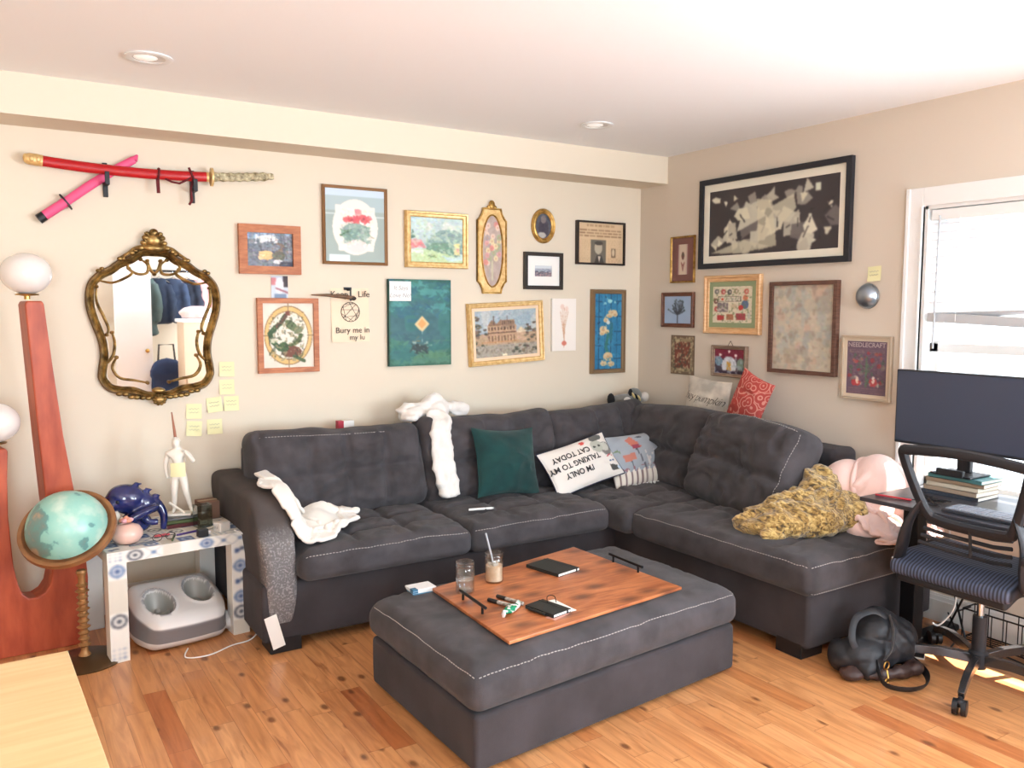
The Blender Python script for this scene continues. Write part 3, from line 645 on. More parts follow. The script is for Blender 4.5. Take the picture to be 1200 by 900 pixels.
# green canvas with card
t = hang('canvas_painting', 'deep teal canvas painting with an orange kite and a white card stuck on it', 'painting', 'b', -1.695, 1.423)
MB().box(-.2, .2, -.03, -.001, -.251, .251).build('canvas', mat('canvas_edge', (40, 74, 66), .8), t, smooth=False)
i = Img(110, 138, (50, 108, 106)); i.noise(.5, 3, 2, (58, 90, 104), .0, (0, 1, .25, .75)); n_ = vn(np.stack([i.U.ravel() * 5, i.V.ravel() * 30, i.U.ravel() * 0], 1), 3).reshape(i.U.shape); i.put((n_ > .15) & (i.V < .38), (80, 156, 150), .6).put((n_ < -.3) & (i.V < .5), (38, 96, 120), .6).put((n_ > .3) & (i.V > .7), (74, 128, 98), .6)
i.put((i.V > .82) & (i.U + i.V > 1.3), (96, 132, 92), .45).put(np.minimum(np.minimum(i.U, 1 - i.U), np.minimum(i.V, 1 - i.V)) < .03, (36, 84, 66), .7).noise(7, 18, 4)
i.poly([(.52, .42), (.64, .515), (.52, .61), (.4, .515)], (214, 190, 140)).poly([(.52, .45), (.59, .515), (.52, .57), (.45, .515)], (222, 158, 96)).line([(.52, .6), (.52, .72)], .004, (170, 190, 190)).ell(.49, .80, .14, .065, (44, 62, 62)).noise(.9, 22, 8, (150, 170, 158), .35, (.36, .64, .72, .84)).line([(.37, .71), (.48, .71)], .008, (120, 110, 80)).noise(.6, 30, 5, (20, 40, 40), .5, (.36, .63, .74, .88))
i.dabs(300, .03, 8, (0, 1, 0, .4), 4.).dabs(200, .03, 8, (0, 1, .62, 1), 4., 3); i.build('painted_front', .4, .502, t, n=.0305)
c = MB().box(-.197, -.063, -.035, -.032, .126, .238).build('note_card', m_paper, t, smooth=False)
m_pencil = mat('pencil_grey', (150, 150, 150), .8); m_ink = mat('black_ink', (40, 38, 40), .7)
wall_text('handwriting', 'It Says', .035, -.128, .2, m_pencil, c, n=.0355, shear=.2); wall_text('handwriting', 'Love No!', .035, -.13, .157, m_pencil, c, n=.0355, shear=.2)
# long gold oval
t = hang('floral_plaque', 'tall narrow gold plaque with an oval of pale flowers and a small crest on top', 'picture', 'b', -1.2, 1.857)
w, h = .103, .26; P = [(-w * .62, -h), (w * .62, -h), (w * .68, -h + .03), (w * .85, -h + .06), (w, -h + .075), (w, h - .075), (w * .85, h - .06), (w * .68, h - .03), (w * .62, h), (-w * .62, h), (-w * .68, h - .03), (-w * .85, h - .06), (-w, h - .075), (-w, -h + .075), (-w * .85, -h + .06), (-w * .68, -h + .03)]
Mr = Matrix(((1, 0, 0, 0), (0, 0, -1, 0), (0, 1, 0, 0), (0, 0, 0, 1)))
MB().prism(P, .001, .018, Mr).build('plaque_frame', m_gold, t, smooth=False, bevel=.003)
sweep(P, [(0, .001), (0, .024), (.006, .024), (.01, .018), (.01, .001)]).build('rim', m_gold2, t, angle=25)
sweep(ellpath(.078, .222), [(0, .017), (0, .026), (.004, .029), (.009, .022), (.009, .017)]).build('oval_rim', m_gold2, t)
i = Img(50, 120, (178, 160, 150)); i.noise(8, 7, 1)
for k in range(34):
    a, b = rnd.uniform(.15, .85), rnd.uniform(.3, .68) if k > 8 else rnd.uniform(.08, .4); c_ = rnd.choice([(214, 130, 124), (226, 200, 180), (222, 208, 160), (206, 150, 150), (160, 150, 150), (150, 166, 130)]); i.ell(a, b, .11, .042, c_, .85); i.ell(a, b, .04, .015, (190, 140, 120), .7)
i.line([(.5, .65), (.5, .9)], .05, (196, 196, 160), .7).line([(.4, .68), (.35, .86)], .03, (160, 160, 150), .7).noise(8, 30, 3)
i.build('artwork', .142, .43, t, n=.0195, mask=lambda x, z: (x / .0705) ** 2 + (z / .2145) ** 2 < 1)
mb = MB(); mb.box(-.03, .03, -.014, -.004, h - .01, h + .01); mb.ball((0, -.015, h + .018), (.022, .012, .03), 12); mb.ball((-.02, -.014, h + .006), (.014, .01, .012), 10); mb.ball((.02, -.014, h + .006), (.014, .01, .012), 10); mb.build('crest', m_gold2, t)
# castle tapestry
i = Img(130, 92, (158, 172, 178)); i.noise(.6, 4, 1, (196, 196, 190), .1, (0, 1, 0, .45)).noise(.5, 6, 2, (140, 164, 178), .2, (0, 1, 0, .35)).rect(0, 1, .5, .75, (176, 148, 118)).rect(0, 1, .74, 1, (160, 152, 138))
i.rect(.2, .66, .33, .68, (186, 152, 120)).rect(.42, .64, .22, .4, (150, 122, 100)).poly([(.2, .33), (.27, .2), (.34, .3), (.42, .2), (.42, .34)], (140, 108, 82)).rect(.66, .82, .48, .68, (190, 158, 130)).poly([(.64, .5), (.74, .38), (.84, .5)], (206, 190, 160))
for k in range(9): x = .215 + k * .05; i.rect(x, x + .018, .36, .44, (92, 70, 56)); i.rect(x, x + .018, .54, .66, (112, 84, 66))
for k in range(6): x = .44 + k * .033; i.rect(x, x + .012, .24, .32, (88, 70, 58))
i.rect(.2, .66, .47, .5, (110, 84, 66)).line([(.3, .13), (.3, .3)], .006, (100, 80, 70)).line([(.52, .14), (.52, .24)], .006, (100, 80, 70))
for k in range(70):
    a, b = rnd.choice([(rnd.uniform(0, .22), rnd.uniform(.3, .75)), (rnd.uniform(.78, 1), rnd.uniform(.3, .75)), (rnd.uniform(0, .06), rnd.uniform(.05, .9)), (rnd.uniform(.6, 1), rnd.uniform(.78, .95))]); i.ell(a, b, .028, .025, rnd.choice([(78, 60, 50), (60, 64, 52), (122, 96, 80), (110, 104, 80)]), .8)
i.noise(.5, 40, 7, (110, 96, 84), .4, (0, 1, .72, 1)).rect(.1, .7, .66, .7, (184, 130, 84), .6).noise(11, 48, 8).rect(.42, .5, .93, .99, (230, 220, 190))
i.dabs(900, .010, 22, el=1.5)
picture('castle_tapestry', 'woven picture of a castle behind trees in an ornate gold frame, hanging crooked', 'b', -1.095, 1.355, .548, .385, .03, .035, m_gold, i, matw=.02, matm=mat('cream_liner', (232, 204, 172), .7), tilt=.05)
# small oval portrait
t = hang('oval_portrait', 'small dark portrait in an oval gold frame above the framed city photo', 'picture', 'b', -.815, 2.03)
sweep(ellpath(.09, .109), [(0, .001), (0, .014), (.006, .02), (.014, .016), (.02, .018), (.03, .012), (.032, .001)]).build('frame', m_gold2, t)
i = Img(40, 50, (74, 74, 82)); i.noise(6, 8, 2).ell(.5, .62, .3, .4, (62, 54, 66)).ell(.5, .25, .16, .16, (120, 108, 106)).ell(.42, .85, .25, .12, (170, 166, 160)).noise(8, 14, 4); i.build('artwork', .124, .162, t, n=.008, mask=lambda x, z: (x / .0615) ** 2 + (z / .0805) ** 2 < 1)
# city photo
i = Img(60, 46, (200, 208, 214)); i.rect(0, 1, .3, .6, (160, 168, 178)).rect(0, 1, .6, 1, (120, 116, 124)).noise(.8, 16, 2, (84, 78, 88), .0, (0, 1, .5, 1)).noise(.7, 20, 3, (190, 150, 150), .3, (0, 1, .6, 1)).noise(.6, 18, 5, (120, 130, 150), .1, (.5, 1, .3, .6)).line([(0, .3), (1, .26)], .01, (180, 176, 184))
i.dabs(200, .02, 26, (0, 1, .3, 1))
picture('city_photo', 'small photo of a crowded harbour in a wide white mat and black-brown frame', 'b', -.815, 1.746, .297, .235, .024, .022, mat('black_brown', (46, 38, 34), .4), i, prof=flatprof, matw=.06, matm=m_paper, cat='photo')
# white canvas with a bulb drawing
t = hang('bulb_drawing', 'narrow white canvas with a thin red flower bulb drawing beside the castle tapestry', 'drawing', 'b', -.655, 1.402)
MB().box(-.095, .095, -.02, -.001, -.17, .17).build('canvas', m_paper, t, smooth=False)
i = Img(60, 108, (238, 232, 224)); 
for a in (-.16, -.08, 0, .08, .16): i.line([(.5, .8), (.48 + a * .3, .55), (.5 + a, .18 + abs(a) * .4)], .011, (196, 150, 116), .8)
i.ell(.5, .85, .1, .045, (206, 120, 100)).line([(.5, .88), (.49, .93)], .01, (190, 130, 110)).ell(.42, .16, .08, .05, (226, 196, 180), .7).ell(.6, .2, .07, .05, (230, 200, 184), .7); i.build('painted_front', .19, .34, t, n=.0205)
# newspaper
i = Img(120, 84, (206, 178, 142)); i.noise(4, 6, 2).words(.2, .8, .05, .1, 1, .04, (150, 116, 84), 1, .8).words(.04, .96, .17, .07, 3, .035, (120, 88, 62), 2, .75).words(.04, .28, .42, .035, 15, .014, (160, 130, 98), 3, .6).words(.66, .96, .42, .035, 16, .014, (164, 132, 100), 4, .6)
i.rect(.28, .62, .42, 1, (104, 96, 84)).ell(.45, .62, .085, .15, (172, 160, 140)).poly([(.36, 1), (.42, .8), (.52, .8), (.58, 1)], (60, 54, 48)).poly([(.44, .82), (.5, .82), (.47, .98)], (200, 190, 172)).ell(.46, .5, .09, .05, (70, 62, 54)).rect(.73, .83, .62, .85, (120, 100, 80)).ell(.78, .72, .03, .09, (200, 180, 150))
picture('framed_newspaper', 'framed yellowed newspaper front page with a portrait photo, thin black frame', 'b', -.357, 1.94, .402, .285, .012, .03, mat('thin_black', (40, 30, 28), .4), i, prof=flatprof, cat='newspaper')
# blue stained glass
i = Img(70, 150, (42, 118, 156)); i.noise(12, 5, 2)
for x in (.16, .38, .6, .82): i.line([(x, 0), (x, 1)], .011, (24, 66, 96))
for y in (.1, .3, .5, .68, .86): i.line([(0, y), (.3, y + .01)], .011, (24, 66, 96)).line([(.72, y), (1, y)], .011, (24, 66, 96))
i.line([(.5, .55), (.42, .7), (.5, .8)], .05, (46, 110, 104)).line([(.62, .4), (.6, .6)], .05, (40, 104, 116)).ell(.55, .1, .08, .028, (150, 200, 200)).ell(.38, .13, .05, .018, (140, 190, 196)).ell(.75, .11, .04, .016, (140, 190, 196))
for (a, b, r, q) in ((.66, .24, .16, .03), (.75, .27, .1, .035), (.55, .29, .12, .03), (.42, .35, .1, .03), (.32, .47, .13, .045), (.45, .5, .1, .03), (.28, .52, .1, .03), (.5, .83, .17, .06), (.34, .92, .12, .035), (.62, .93, .13, .035)): i.ell(a, b, r, q, (206, 182, 140), .95).ell(a, b + .01, r * .5, q * .4, (186, 136, 96), .7)
i.ell(.5, .38, .07, .025, (200, 206, 200)).noise(8, 30, 4)
i.dabs(260, .03, 14)
picture('stained_glass_panel', 'tall blue stained glass panel with cream irises in a bronze frame, next to the corner', 'b', -.287, 1.353, .288, .565, .03, .035, mat('bronze_grey', (140, 116, 88), .4, metal=.4), i, cat='stained glass')
# handwritten paper
t = hang('handwritten_sign', 'peach paper with hand lettering and a round geometric drawing, pinned beside the stained glass bird', 'paper sign', 'b', -2.118, 1.468, .01)
V = []; 
for j in range(12):
    for k in range(10): x = -.112 + k * .0249; z = -.15 + j * .0273; V.append((x, -.002 - .016 * max(0, (.4 - k / 9)) ** 2 * max(0, .6 - j / 11) * 6, z))
make('sheet', V, [(j * 10 + k, j * 10 + k + 1, (j + 1) * 10 + k + 1, (j + 1) * 10 + k) for j in range(11) for k in range(9)], mat('peach_paper', (236, 214, 186), .8), t)
wall_text('lettering', 'Keep    Life', .05, .0, .115, m_ink, t, n=.009); wall_text('lettering', 'Bury me in', .046, .01, -.085, m_ink, t, n=.0105); wall_text('lettering', 'my lu', .042, .035, -.125, m_ink, t, n=.0115)
mb = MB(); cpt = lambda a, r=.054: (r * math.cos(a), -.006, .018 + r * math.sin(a))
mb.tube([cpt(2 * PI * k / 30) for k in range(30)], .0017, 5, closed=True)
for a, b in ((2.9, .2), (2.5, 4.2), (.9, 3.8), (.3, 5.2), (1.7, 5.6), (3.3, 5.0), (1.2, 2.7), (4.5, .1), (2.2, 1.0), (3.7, 5.9)): mb.tube([cpt(a), cpt(b)], .0011, 4)
mb.build('drawn_circle', m_ink, t)
t = hang('wooden_horn', 'slim brown wooden stick on a black wall hook over the peach paper', 'stick', 'b', -2.2, 1.573)
MB().tube([(-.15, -.03, .005), (-.06, -.034, .004), (.04, -.04, -.004), (.09, -.043, -.01)], [.003, .008, .011, .012], 12).build('shaft', wood('dark_stick', (92, 66, 46), (120, 88, 62)), t)
MB().ball((.085, -.043, -.012), (.018, .014, .012), 14).build('end_knob', mat('dark_knob', (50, 34, 26), .4), t)
MB().box(.045, .09, -.006, -.001, .035, .05).box(.064, .072, -.05, -.003, .03, .042).box(.064, .072, -.05, -.044, -.026, .035).build('wall_hook', m_blackm, t, smooth=False)
# sticky notes
m_note = mat('yellow_sticky_note', (228, 224, 176), .8)
def note(u, v, wall, tilt, label, grp=None, lines=2):
    t = hang('sticky_note', label, 'sticky note', wall, u, v, tilt, grp); V = []
    for j in range(6):
        for k in range(6): V.append((-.038 + k * .0152, -.002 - .010 * (1 - j / 5) ** 2, -.038 + j * .0152))
    make('sheet', V, [(j * 6 + k, j * 6 + k + 1, (j + 1) * 6 + k + 1, (j + 1) * 6 + k) for j in range(5) for k in range(5)], m_note, t)
    mb = MB()
    for q in range(lines):
        z = .012 - q * .018; mb.tube([(x, -.0045 - .010 * (1 - (z + .038) / .076) ** 2, z + .003 * math.sin(x * 400)) for x in np.linspace(-.026, .024, 16)], .0008, 4)
    if lines: mb.build('pencil_writing', m_pencil, t)
for u, v, tl, lab in ((-2.801, 1.19, -.03, 'topmost yellow sticky note right of the mirror'), (-2.803, 1.097, 0, 'yellow sticky note second from the top right of the mirror'),
        (-2.868, 1.008, .09, 'tilted yellow sticky note in the middle of the row below the mirror'), (-2.782, 1.01, -.01, 'yellow sticky note at the right end of the row of three below the mirror'),
        (-2.97, .98, -.05, 'yellow sticky note at the left end of the row of three below the mirror'), (-2.972, .891, -.09, 'leftmost lowest yellow sticky note, with dark handwriting, above the figurine'), (-2.87, .894, 0, 'bottom right yellow sticky note between the figurine and the sofa')):
    note(u, v, 'b', tl, lab, 'yellow sticky notes by the mirror')
note(1.817, 1.687, 'r', .06, 'yellow-green sticky note on the side wall above the silver dome')
# ---- right wall
i = Img(190, 84, (58, 52, 54)); i.noise(5, 5, 1); R2 = random.Random(21)
tones = [(214, 210, 186), (196, 194, 176), (150, 146, 136), (226, 222, 200), (110, 104, 102), (180, 176, 160)]
for k in range(58):
    a, b = R2.uniform(.02, .98), R2.uniform(.12, .95); s_ = R2.uniform(.02, .075) * (1.6 if .25 < a < .7 and b > .4 else 1); n_ = R2.randint(3, 5); ph = R2.uniform(0, 6)
    i.poly([(a + s_ * math.cos(ph + 2 * PI * q / n_) * R2.uniform(.5, 1.3), b + 2 * s_ * math.sin(ph + 2 * PI * q / n_) * R2.uniform(.5, 1.4)) for q in range(n_)], R2.choice(tones), .95)
for k in range(26): a, b = R2.uniform(.02, .95), R2.uniform(.3, .95); i.line([(a, b), (a + R2.uniform(-.05, .05), b + R2.uniform(-.15, .15))], .004, (46, 42, 44))
i.poly([(.4, .2), (.52, .25), (.56, .9), (.42, .95)], (212, 206, 178), .7).poly([(.5, .35), (.68, .2), (.7, .4), (.6, .6)], (206, 202, 178), .8).poly([(.02, .95), (.3, .78), (.5, .9), (.3, .98)], (200, 196, 172), .8).rect(.83, .87, .1, .2, (206, 210, 190))
picture('abstract_print', 'large black, grey and cream abstract print in a wide white mat and black frame', 'r', 1.134, 2.028, 1.09, .545, .032, .03, m_blackframe, i, prof=flatprof, matw=.045, matm=mat('ivory_mat', (226, 222, 206), .8))
i = Img(40, 50, (206, 190, 172)); i.rect(0, .16, 0, 1, (128, 84, 84)).rect(.84, 1, 0, 1, (128, 84, 84)).rect(.16, .26, 0, 1, (190, 168, 156)).rect(.74, .84, 0, 1, (190, 168, 156)).ell(.5, .38, .12, .13, (110, 74, 66)).ell(.5, .34, .06, .04, (80, 90, 70)).line([(.38, .6), (.5, .85), (.62, .6), (.5, .7), (.38, .6)], .03, (140, 90, 84))
picture('needlework_picture', 'small upright needlework in a mauve mat and thin gold frame beside the big abstract print', 'r', .43, 1.825, .218, .3, .012, .018, m_gold2, i, matw=.042, matm=mat('mauve_mat', (120, 84, 78), .8))
i = Img(64, 50, (156, 178, 206)); i.noise(4, 5, 1); R3 = random.Random(3)
i.line([(.5, .95), (.5, .6)], .02, (48, 48, 56))
for k in range(26):
    a = R3.uniform(-1.3, 1.3); r = R3.uniform(.2, .5); x, y = .5 + r * math.sin(a) * .8, .62 - r * math.cos(a) * 1.0; i.line([(.5, .68), (.5 + (x - .5) * .6, .66 + (y - .66) * .4), (x, y)], .009, (54, 58, 66)); i.ell(x, y, .025, .028, (66, 78, 78))
picture('tree_picture', 'picture of a bare dark tree on pale blue in a brown frame', 'r', .394, 1.5, .297, .228, .026, .022, wood('brown_frame', (96, 60, 44), (118, 76, 56)), i)
i = Img(100, 84, (214, 204, 180)); i.noise(3, 30, 1)
for k, (a, b, c_) in enumerate([(.1, .14, (90, 90, 90)), (.27, .15, (176, 52, 58)), (.43, .16, (60, 60, 64)), (.6, .14, (170, 140, 120)), (.85, .15, (190, 80, 70)), (.08, .4, (90, 50, 50)), (.1, .62, (180, 60, 60))]): i.ell(a, b, .06, .075, c_, .8).ell(a + .01, b, .025, .03, (220, 208, 190), .8)
i.rect(.14, .72, .27, .42, (70, 60, 62)).rect(.155, .705, .29, .405, (216, 204, 184)).ell(.25, .35, .03, .035, (200, 70, 50)).words(.35, .68, .32, .1, 1, .06, (150, 150, 150), 4).rect(.12, .4, .44, .7, (120, 110, 112)).noise(.8, 24, 5, (190, 180, 170), .1, (.12, .4, .44, .7)).ell(.55, .55, .08, .07, (196, 180, 150)).ell(.82, .5, .09, .12, (90, 110, 140)).ell(.83, .32, .06, .08, (200, 120, 90)).ell(.72, .58, .06, .07, (186, 60, 56)).rect(.12, .3, .78, .93, (176, 60, 60)).rect(.36, .54, .76, .92, (170, 110, 80)).rect(.6, .84, .74, .92, (160, 70, 76)).ell(.92, .8, .04, .1, (190, 190, 180)).noise(.6, 30, 8, (100, 120, 80), .45)
i.dabs(400, .012, 20, (.04, .96, .04, .94))
picture('alphabet_sampler', 'cross-stitch alphabet sampler in a sage mat and pale wooden frame', 'r', .868, 1.533, .452, .358, .04, .03, m_pale, i, matw=.03, matm=mat('sage_mat', (142, 154, 118), .8))
t = hang('textile_square', 'small patterned brown and cream carpet square on the wall above the pumpkin pillow', 'textile', 'r', .441, 1.207)
i = Img(60, 72, (112, 92, 74)); i.rect(.08, .92, .08, .92, (150, 134, 104)).rect(.16, .84, .16, .84, (110, 62, 50)); i.noise(.8, 22, 3, (196, 180, 144), .25, (.04, .96, .04, .96)).noise(.8, 20, 6, (76, 72, 58), .25, (.1, .9, .1, .9)).noise(.8, 16, 8, (130, 60, 46), .3, (.2, .8, .2, .8))
i.build('weave', .213, .255, t, n=.0065); MB().box(-.1065, .1065, -.006, -.001, -.1275, .1275).build('backing', mat('jute_backing', (110, 92, 74), .9), t, smooth=False)
i = Img(64, 46, (70, 60, 70)); i.rect(0, 1, 0, .4, (116, 30, 52)).ell(.2, .25, .05, .05, (235, 225, 215)).ell(.5, .1, .04, .05, (240, 230, 220)).ell(.72, .25, .05, .05, (235, 220, 220)).ell(.5, .65, .25, .35, (206, 212, 220)).rect(.42, .56, .5, .85, (196, 150, 60)).ell(.15, .5, .13, .2, (110, 140, 160)).ell(.88, .6, .12, .25, (120, 140, 124)).rect(0, 1, .88, 1, (50, 36, 56)).noise(.7, 18, 4, (160, 170, 180), .35, (0, 1, .3, 1))
i.dabs(200, .02, 24)
t = picture('nativity_picture', 'small colourful crib scene in a grey-brown frame hanging from a wire loop', 'r', .857, 1.187, .28, .192, .022, .03, wood('grey_brown', (128, 106, 88), (148, 124, 104)), i)
MB().tube([(-.02, -.006, .096), (0, -.006, .125), (.02, -.006, .096)], .0015, 5).build('hanging_wire', m_blackm, t)
i = Img(84, 96, (192, 182, 162)); i.noise(4, 5, 1).noise(.5, 6, 3, (172, 168, 152), .25).noise(.5, 7, 5, (196, 160, 142), .3).noise(.6, 9, 7, (150, 148, 140), .42).noise(.5, 12, 9, (160, 170, 170), .42).noise(.5, 18, 2, (150, 130, 116), .55).rect(.2, .44, .74, .92, (160, 148, 130), .5)
i.dabs(700, .02, 12)
picture('vintage_map', 'faded vintage map in a deep dark brown frame', 'r', 1.394, 1.403, .452, .516, .022, .034, m_walnut, i, prof=flatprof)
i = Img(88, 116, (104, 84, 98)); i.noise(4, 7, 1).words(.06, .94, .16, .04, 2, .012, (150, 126, 120), 2, .7)
for k in range(46): a, b = R3.uniform(.08, .92), R3.uniform(.22, .82); i.ell(a, b, R3.uniform(.02, .06), R3.uniform(.015, .05), R3.choice([(150, 60, 66), (130, 120, 110), (80, 104, 88), (180, 170, 160), (160, 90, 84), (96, 100, 110)]), .8)
i.line([(.5, .85), (.5, .3)], .018, (90, 110, 90)).line([(.5, .6), (.3, .4)], .014, (90, 110, 90)).line([(.5, .6), (.7, .42)], .014, (90, 110, 90)).ell(.25, .78, .12, .06, (170, 60, 64)).ell(.68, .76, .1, .08, (168, 70, 74)).ell(.28, .74, .04, .07, (220, 196, 180)).ell(.68, .72, .035, .07, (216, 200, 190)).words(.06, .94, .88, .04, 3, .014, (150, 116, 112), 6, .6)
i.dabs(600, .018, 18, (.06, .94, .2, .84))
t = picture('needlecraft_cover', 'old needlecraft magazine cover with flowers and figures in a pale tan frame', 'r', 1.796, 1.204, .288, .333, .012, .024, mat('tan_frame', (176, 158, 136), .5), i, prof=flatprof, matw=.018, matm=mat('tan_mat', (206, 190, 168), .8))
wall_text('title', 'NEEDLECRAFT', .033, 0, .118, mat('faded_letter', (176, 160, 160), .8), t, n=.0135, bold=.0006)
t = hang('silver_dome', 'round silver-blue metal dome mounted on the side wall below a sticky note', 'wall dome', 'r', 1.786, 1.574)
Mr2 = Matrix.Rotation(PI / 2, 4, 'X')
MB().lathe([(.062, .002), (.064, .012), (.06, .02), (.052, .034), (.036, .048), (.018, .055), (0, .057)], 40, Mr2).build('dome', mat('brushed_steel_blue', (150, 160, 170), .28, metal=.9), t)
MB().lathe([(.066, .001), (.066, .008), (.06, .008)], 40, Mr2).build('rim', m_chrome, t)
# ---- swords and their hooks
t = hang('katana', 'long red lacquered sword with gold tip and carved ivory handle, mounted level on two hooks', 'sword', 'b', -3.1, 2.165)
def sc(x): return .012 - .10 * ((x + .5) / 1.0) * (1 - (x + .5) / 1.0) + .012 * x   # gentle curve, x in wall metres about the root
def arc(a, b, n=20): return [(x, -.05, sc(x)) for x in np.linspace(a, b, n)]
m_red = mat('red_lacquer', (176, 20, 28), .3, coat=.3)
MB().tube(arc(-.50, .215), [.024 + .0 * k for k in range(20)], 14, flat=.6, up=(0, 0, 1)).build('scabbard', m_red, t)
MB().tube(arc(-.565, -.5, 6), [.022, .026, .026, .027, .026, .026], 14, flat=.7).ball((-.567, -.05, sc(-.567)), (.012, .014, .022), 12).ball((-.545, -.066, sc(-.545)), (.012, .006, .014), 10).ball((-.518, -.067, sc(-.52)), (.01, .006, .014), 10).build('end_cap', m_gold, t)
MB().tube([(.215, -.05, sc(.215)), (.226, -.05, sc(.22))], .024, 14, flat=.7).tube([(.236, -.05, sc(.23)), (.246, -.05, sc(.23))], .046, 24, flat=.8).build('guard', m_gold, t)
hp = arc(.246, .552, 26); hr = [.021 + .003 * math.sin(k * 1.9) - (.006 if k > 22 else 0) for k in range(26)]
mb = MB().tube(hp, hr, 14, flat=.75)
for k in range(30): x = rnd.uniform(.26, .54); mb.ball((x, -.05 - .014, sc(x) + rnd.uniform(-.014, .014)), (.009, .005, .006), 8)
mb.build('handle', mat('carved_ivory', (206, 196, 160), .5, col2=(120, 106, 76), nscale=45, bump=.6, bscale=70), t)
m_cord = mat('dark_red_cord', (92, 20, 26), .8)
MB().tube([(-.01 + .018 * math.cos(a) * .2, -.05 - .02 * math.sin(a), sc(0) + .028 * math.cos(a)) for a in np.linspace(0, 2 * PI, 16)], .006, 6).tube([(-.015, -.06, sc(0) - .02), (-.012, -.055, sc(0) - .09)], .011, 4, flat=.3).tube([(.02, -.062, sc(.02) - .02), (.05, -.06, -.045), (.085, -.06, -.05), (.12, -.06, -.03), (.145, -.06, -.01)], .005, 6).tube([(.13, -.066, .03), (.15, -.067, -.02), (.137, -.066, -.07), (.14, -.06, -.13), (.128, -.058, -.15)], .006, 6).build('hanging_cord', m_cord, t)
def hook(u, v, lab):
    t = hang('sword_hook', lab, 'wall hook', 'b', u, v, 0, 'hooks under the red sword')
    MB().box(-.011, .011, -.012, -.001, -.08, .08).build('back_plate', m_black, t, smooth=False, bevel=.002)
    MB().box(-.01, .01, -.088, -.01, -.030, -.016).box(-.01, .01, -.09, -.078, -.03, .03).build('arm', m_black, t, smooth=False, bevel=.002)
hook(-3.34, 2.112, 'black wall hook where the red sword and pink sword cross'); hook(-2.945, 2.11, 'black wall hook near the handle end of the red sword')
ang = math.atan2(2.234 - 1.905, -3.197 + 3.63); t = hang('toy_sword', 'short bright pink toy sword hanging diagonally behind the red sword', 'sword', 'b', -3.415, 2.07, ang)
m_pink = mat('pink_foam', (226, 84, 130), .5)
MB().tube([(-.12, -.025, 0), (.0, -.025, .003), (.15, -.025, .002), (.25, -.025, -.006)], [.02, .021, .02, .018], 10, flat=.55).tube([(.25, -.025, -.006), (.278, -.022, .003)], [.018, .004], 10, flat=.5).build('blade', m_pink, t)
MB().tube([(-.235, -.025, 0), (-.12, -.025, 0)], .022, 12, flat=.8).build('grip', m_pink, t)
MB().tube([(-.125, -.025, 0), (-.119, -.025, 0)], .042, 20, flat=.55).build('guard', m_black, t)
MB().tube([(-.265, -.025, 0), (-.235, -.025, 0)], .023, 12, flat=.85).build('end_cap', m_black, t)
# ---- ornate mirror
mir = hang('ornate_mirror', 'large antique gold rococo mirror with scrolled inner trim below the swords', 'mirror', 'b', -3.137, 1.437)
# right half outline (x>=0), top to bottom, relative to the centre
hf = [(0, .355), (.06, .35), (.11, .315), (.165, .29), (.2, .262), (.25, .235), (.29, .19), (.305, .13), (.302, .06), (.28, -.02), (.258, -.09), (.252, -.16), (.262, -.23), (.262, -.275), (.23, -.325), (.175, -.345), (.12, -.35), (.06, -.375), (0, -.38)]
def cr(P, k=4):                                       # catmull-rom resample
    P = [np.array(p) for p in P]; out = []
    for i in range(len(P) - 1):
        a, b, c, d = P[max(i - 1, 0)], P[i], P[i + 1], P[min(i + 2, len(P) - 1)]
        for t_ in np.linspace(0, 1, k, endpoint=False): out.append(.5 * (2 * b + (c - a) * t_ + (2 * a - 5 * b + 4 * c - d) * t_ ** 2 + (3 * b - a - 3 * c + d) * t_ ** 3))
    out.append(P[-1]); return out
hs = cr(hf, 4); path = [tuple(p) for p in hs[::-1]] + [(-p[0], p[1]) for p in hs[1:-1]]   # bottom -> top on the right, down the left
sweep(path, [(0, .001), (-.002, .02), (.004, .034), (.012, .03), (.016, .024), (.022, .03), (.030, .024), (.034, .012), (.034, .001)]).build('frame', m_oldbrass, mir)
sweep(path, [(-.006, .001), (-.007, .012), (-.002, .02), (.002, .001)]).build('outer_bead', mat('dark_gold', (104, 74, 34), .4, metal=.7), mir)
n = len(path); c0 = MB().add([(p[0] * .93, -.011, p[1] * .93) for p in path] + [(0, -.011, 0)], [(k, (k + 1) % n, n) for k in range(n)])
c0.build('mirror_glass', mat('silvered_glass', (235, 238, 240), .015, metal=1.), mir, smooth=False)
def scroll(pts, r=.006, n=.02): return [(x, -n, z) for x, z in cr(pts, 6)], r
def add_scroll(mb, pts, r=.0065, n=.022):
    for sx in (1, -1):
        P = [(sx * p[0], -n, p[1]) for p in cr(pts, 6)]; k = len(P)
        mb.tube(P, [r * (.55 + .45 * math.sin(PI * j / (k - 1))) for j in range(k)], 8)
        for e in (0, -1): mb.ball(P[e], r * 1.5, 8)
mb = MB()
add_scroll(mb, [(.26, .17), (.262, .10), (.235, .03), (.215, -.03), (.225, -.06)])
add_scroll(mb, [(.20, -.05), (.19, -.10), (.20, -.16), (.235, -.205)])
add_scroll(mb, [(.185, -.17), (.205, -.22), (.175, -.27), (.11, -.285), (.05, -.30)])
add_scroll(mb, [(.25, .2), (.19, .19), (.13, .215), (.10, .24), (.115, .26)])
add_scroll(mb, [(.1, .3), (.12, .265), (.08, .235), (.035, .24), (.03, .28), (.06, .305)])
add_scroll(mb, [(0.03, .30), (.02, .26), (.0, .235)])
mb.build('inner_scrollwork', m_oldbrass, mir)
mb = MB(); mb.ball((0, -.03, .40), (.042, .022, .036), 16).ball((0, -.034, .435), (.022, .016, .02), 12).ball((0, -.035, .36), (.05, .02, .018), 14)
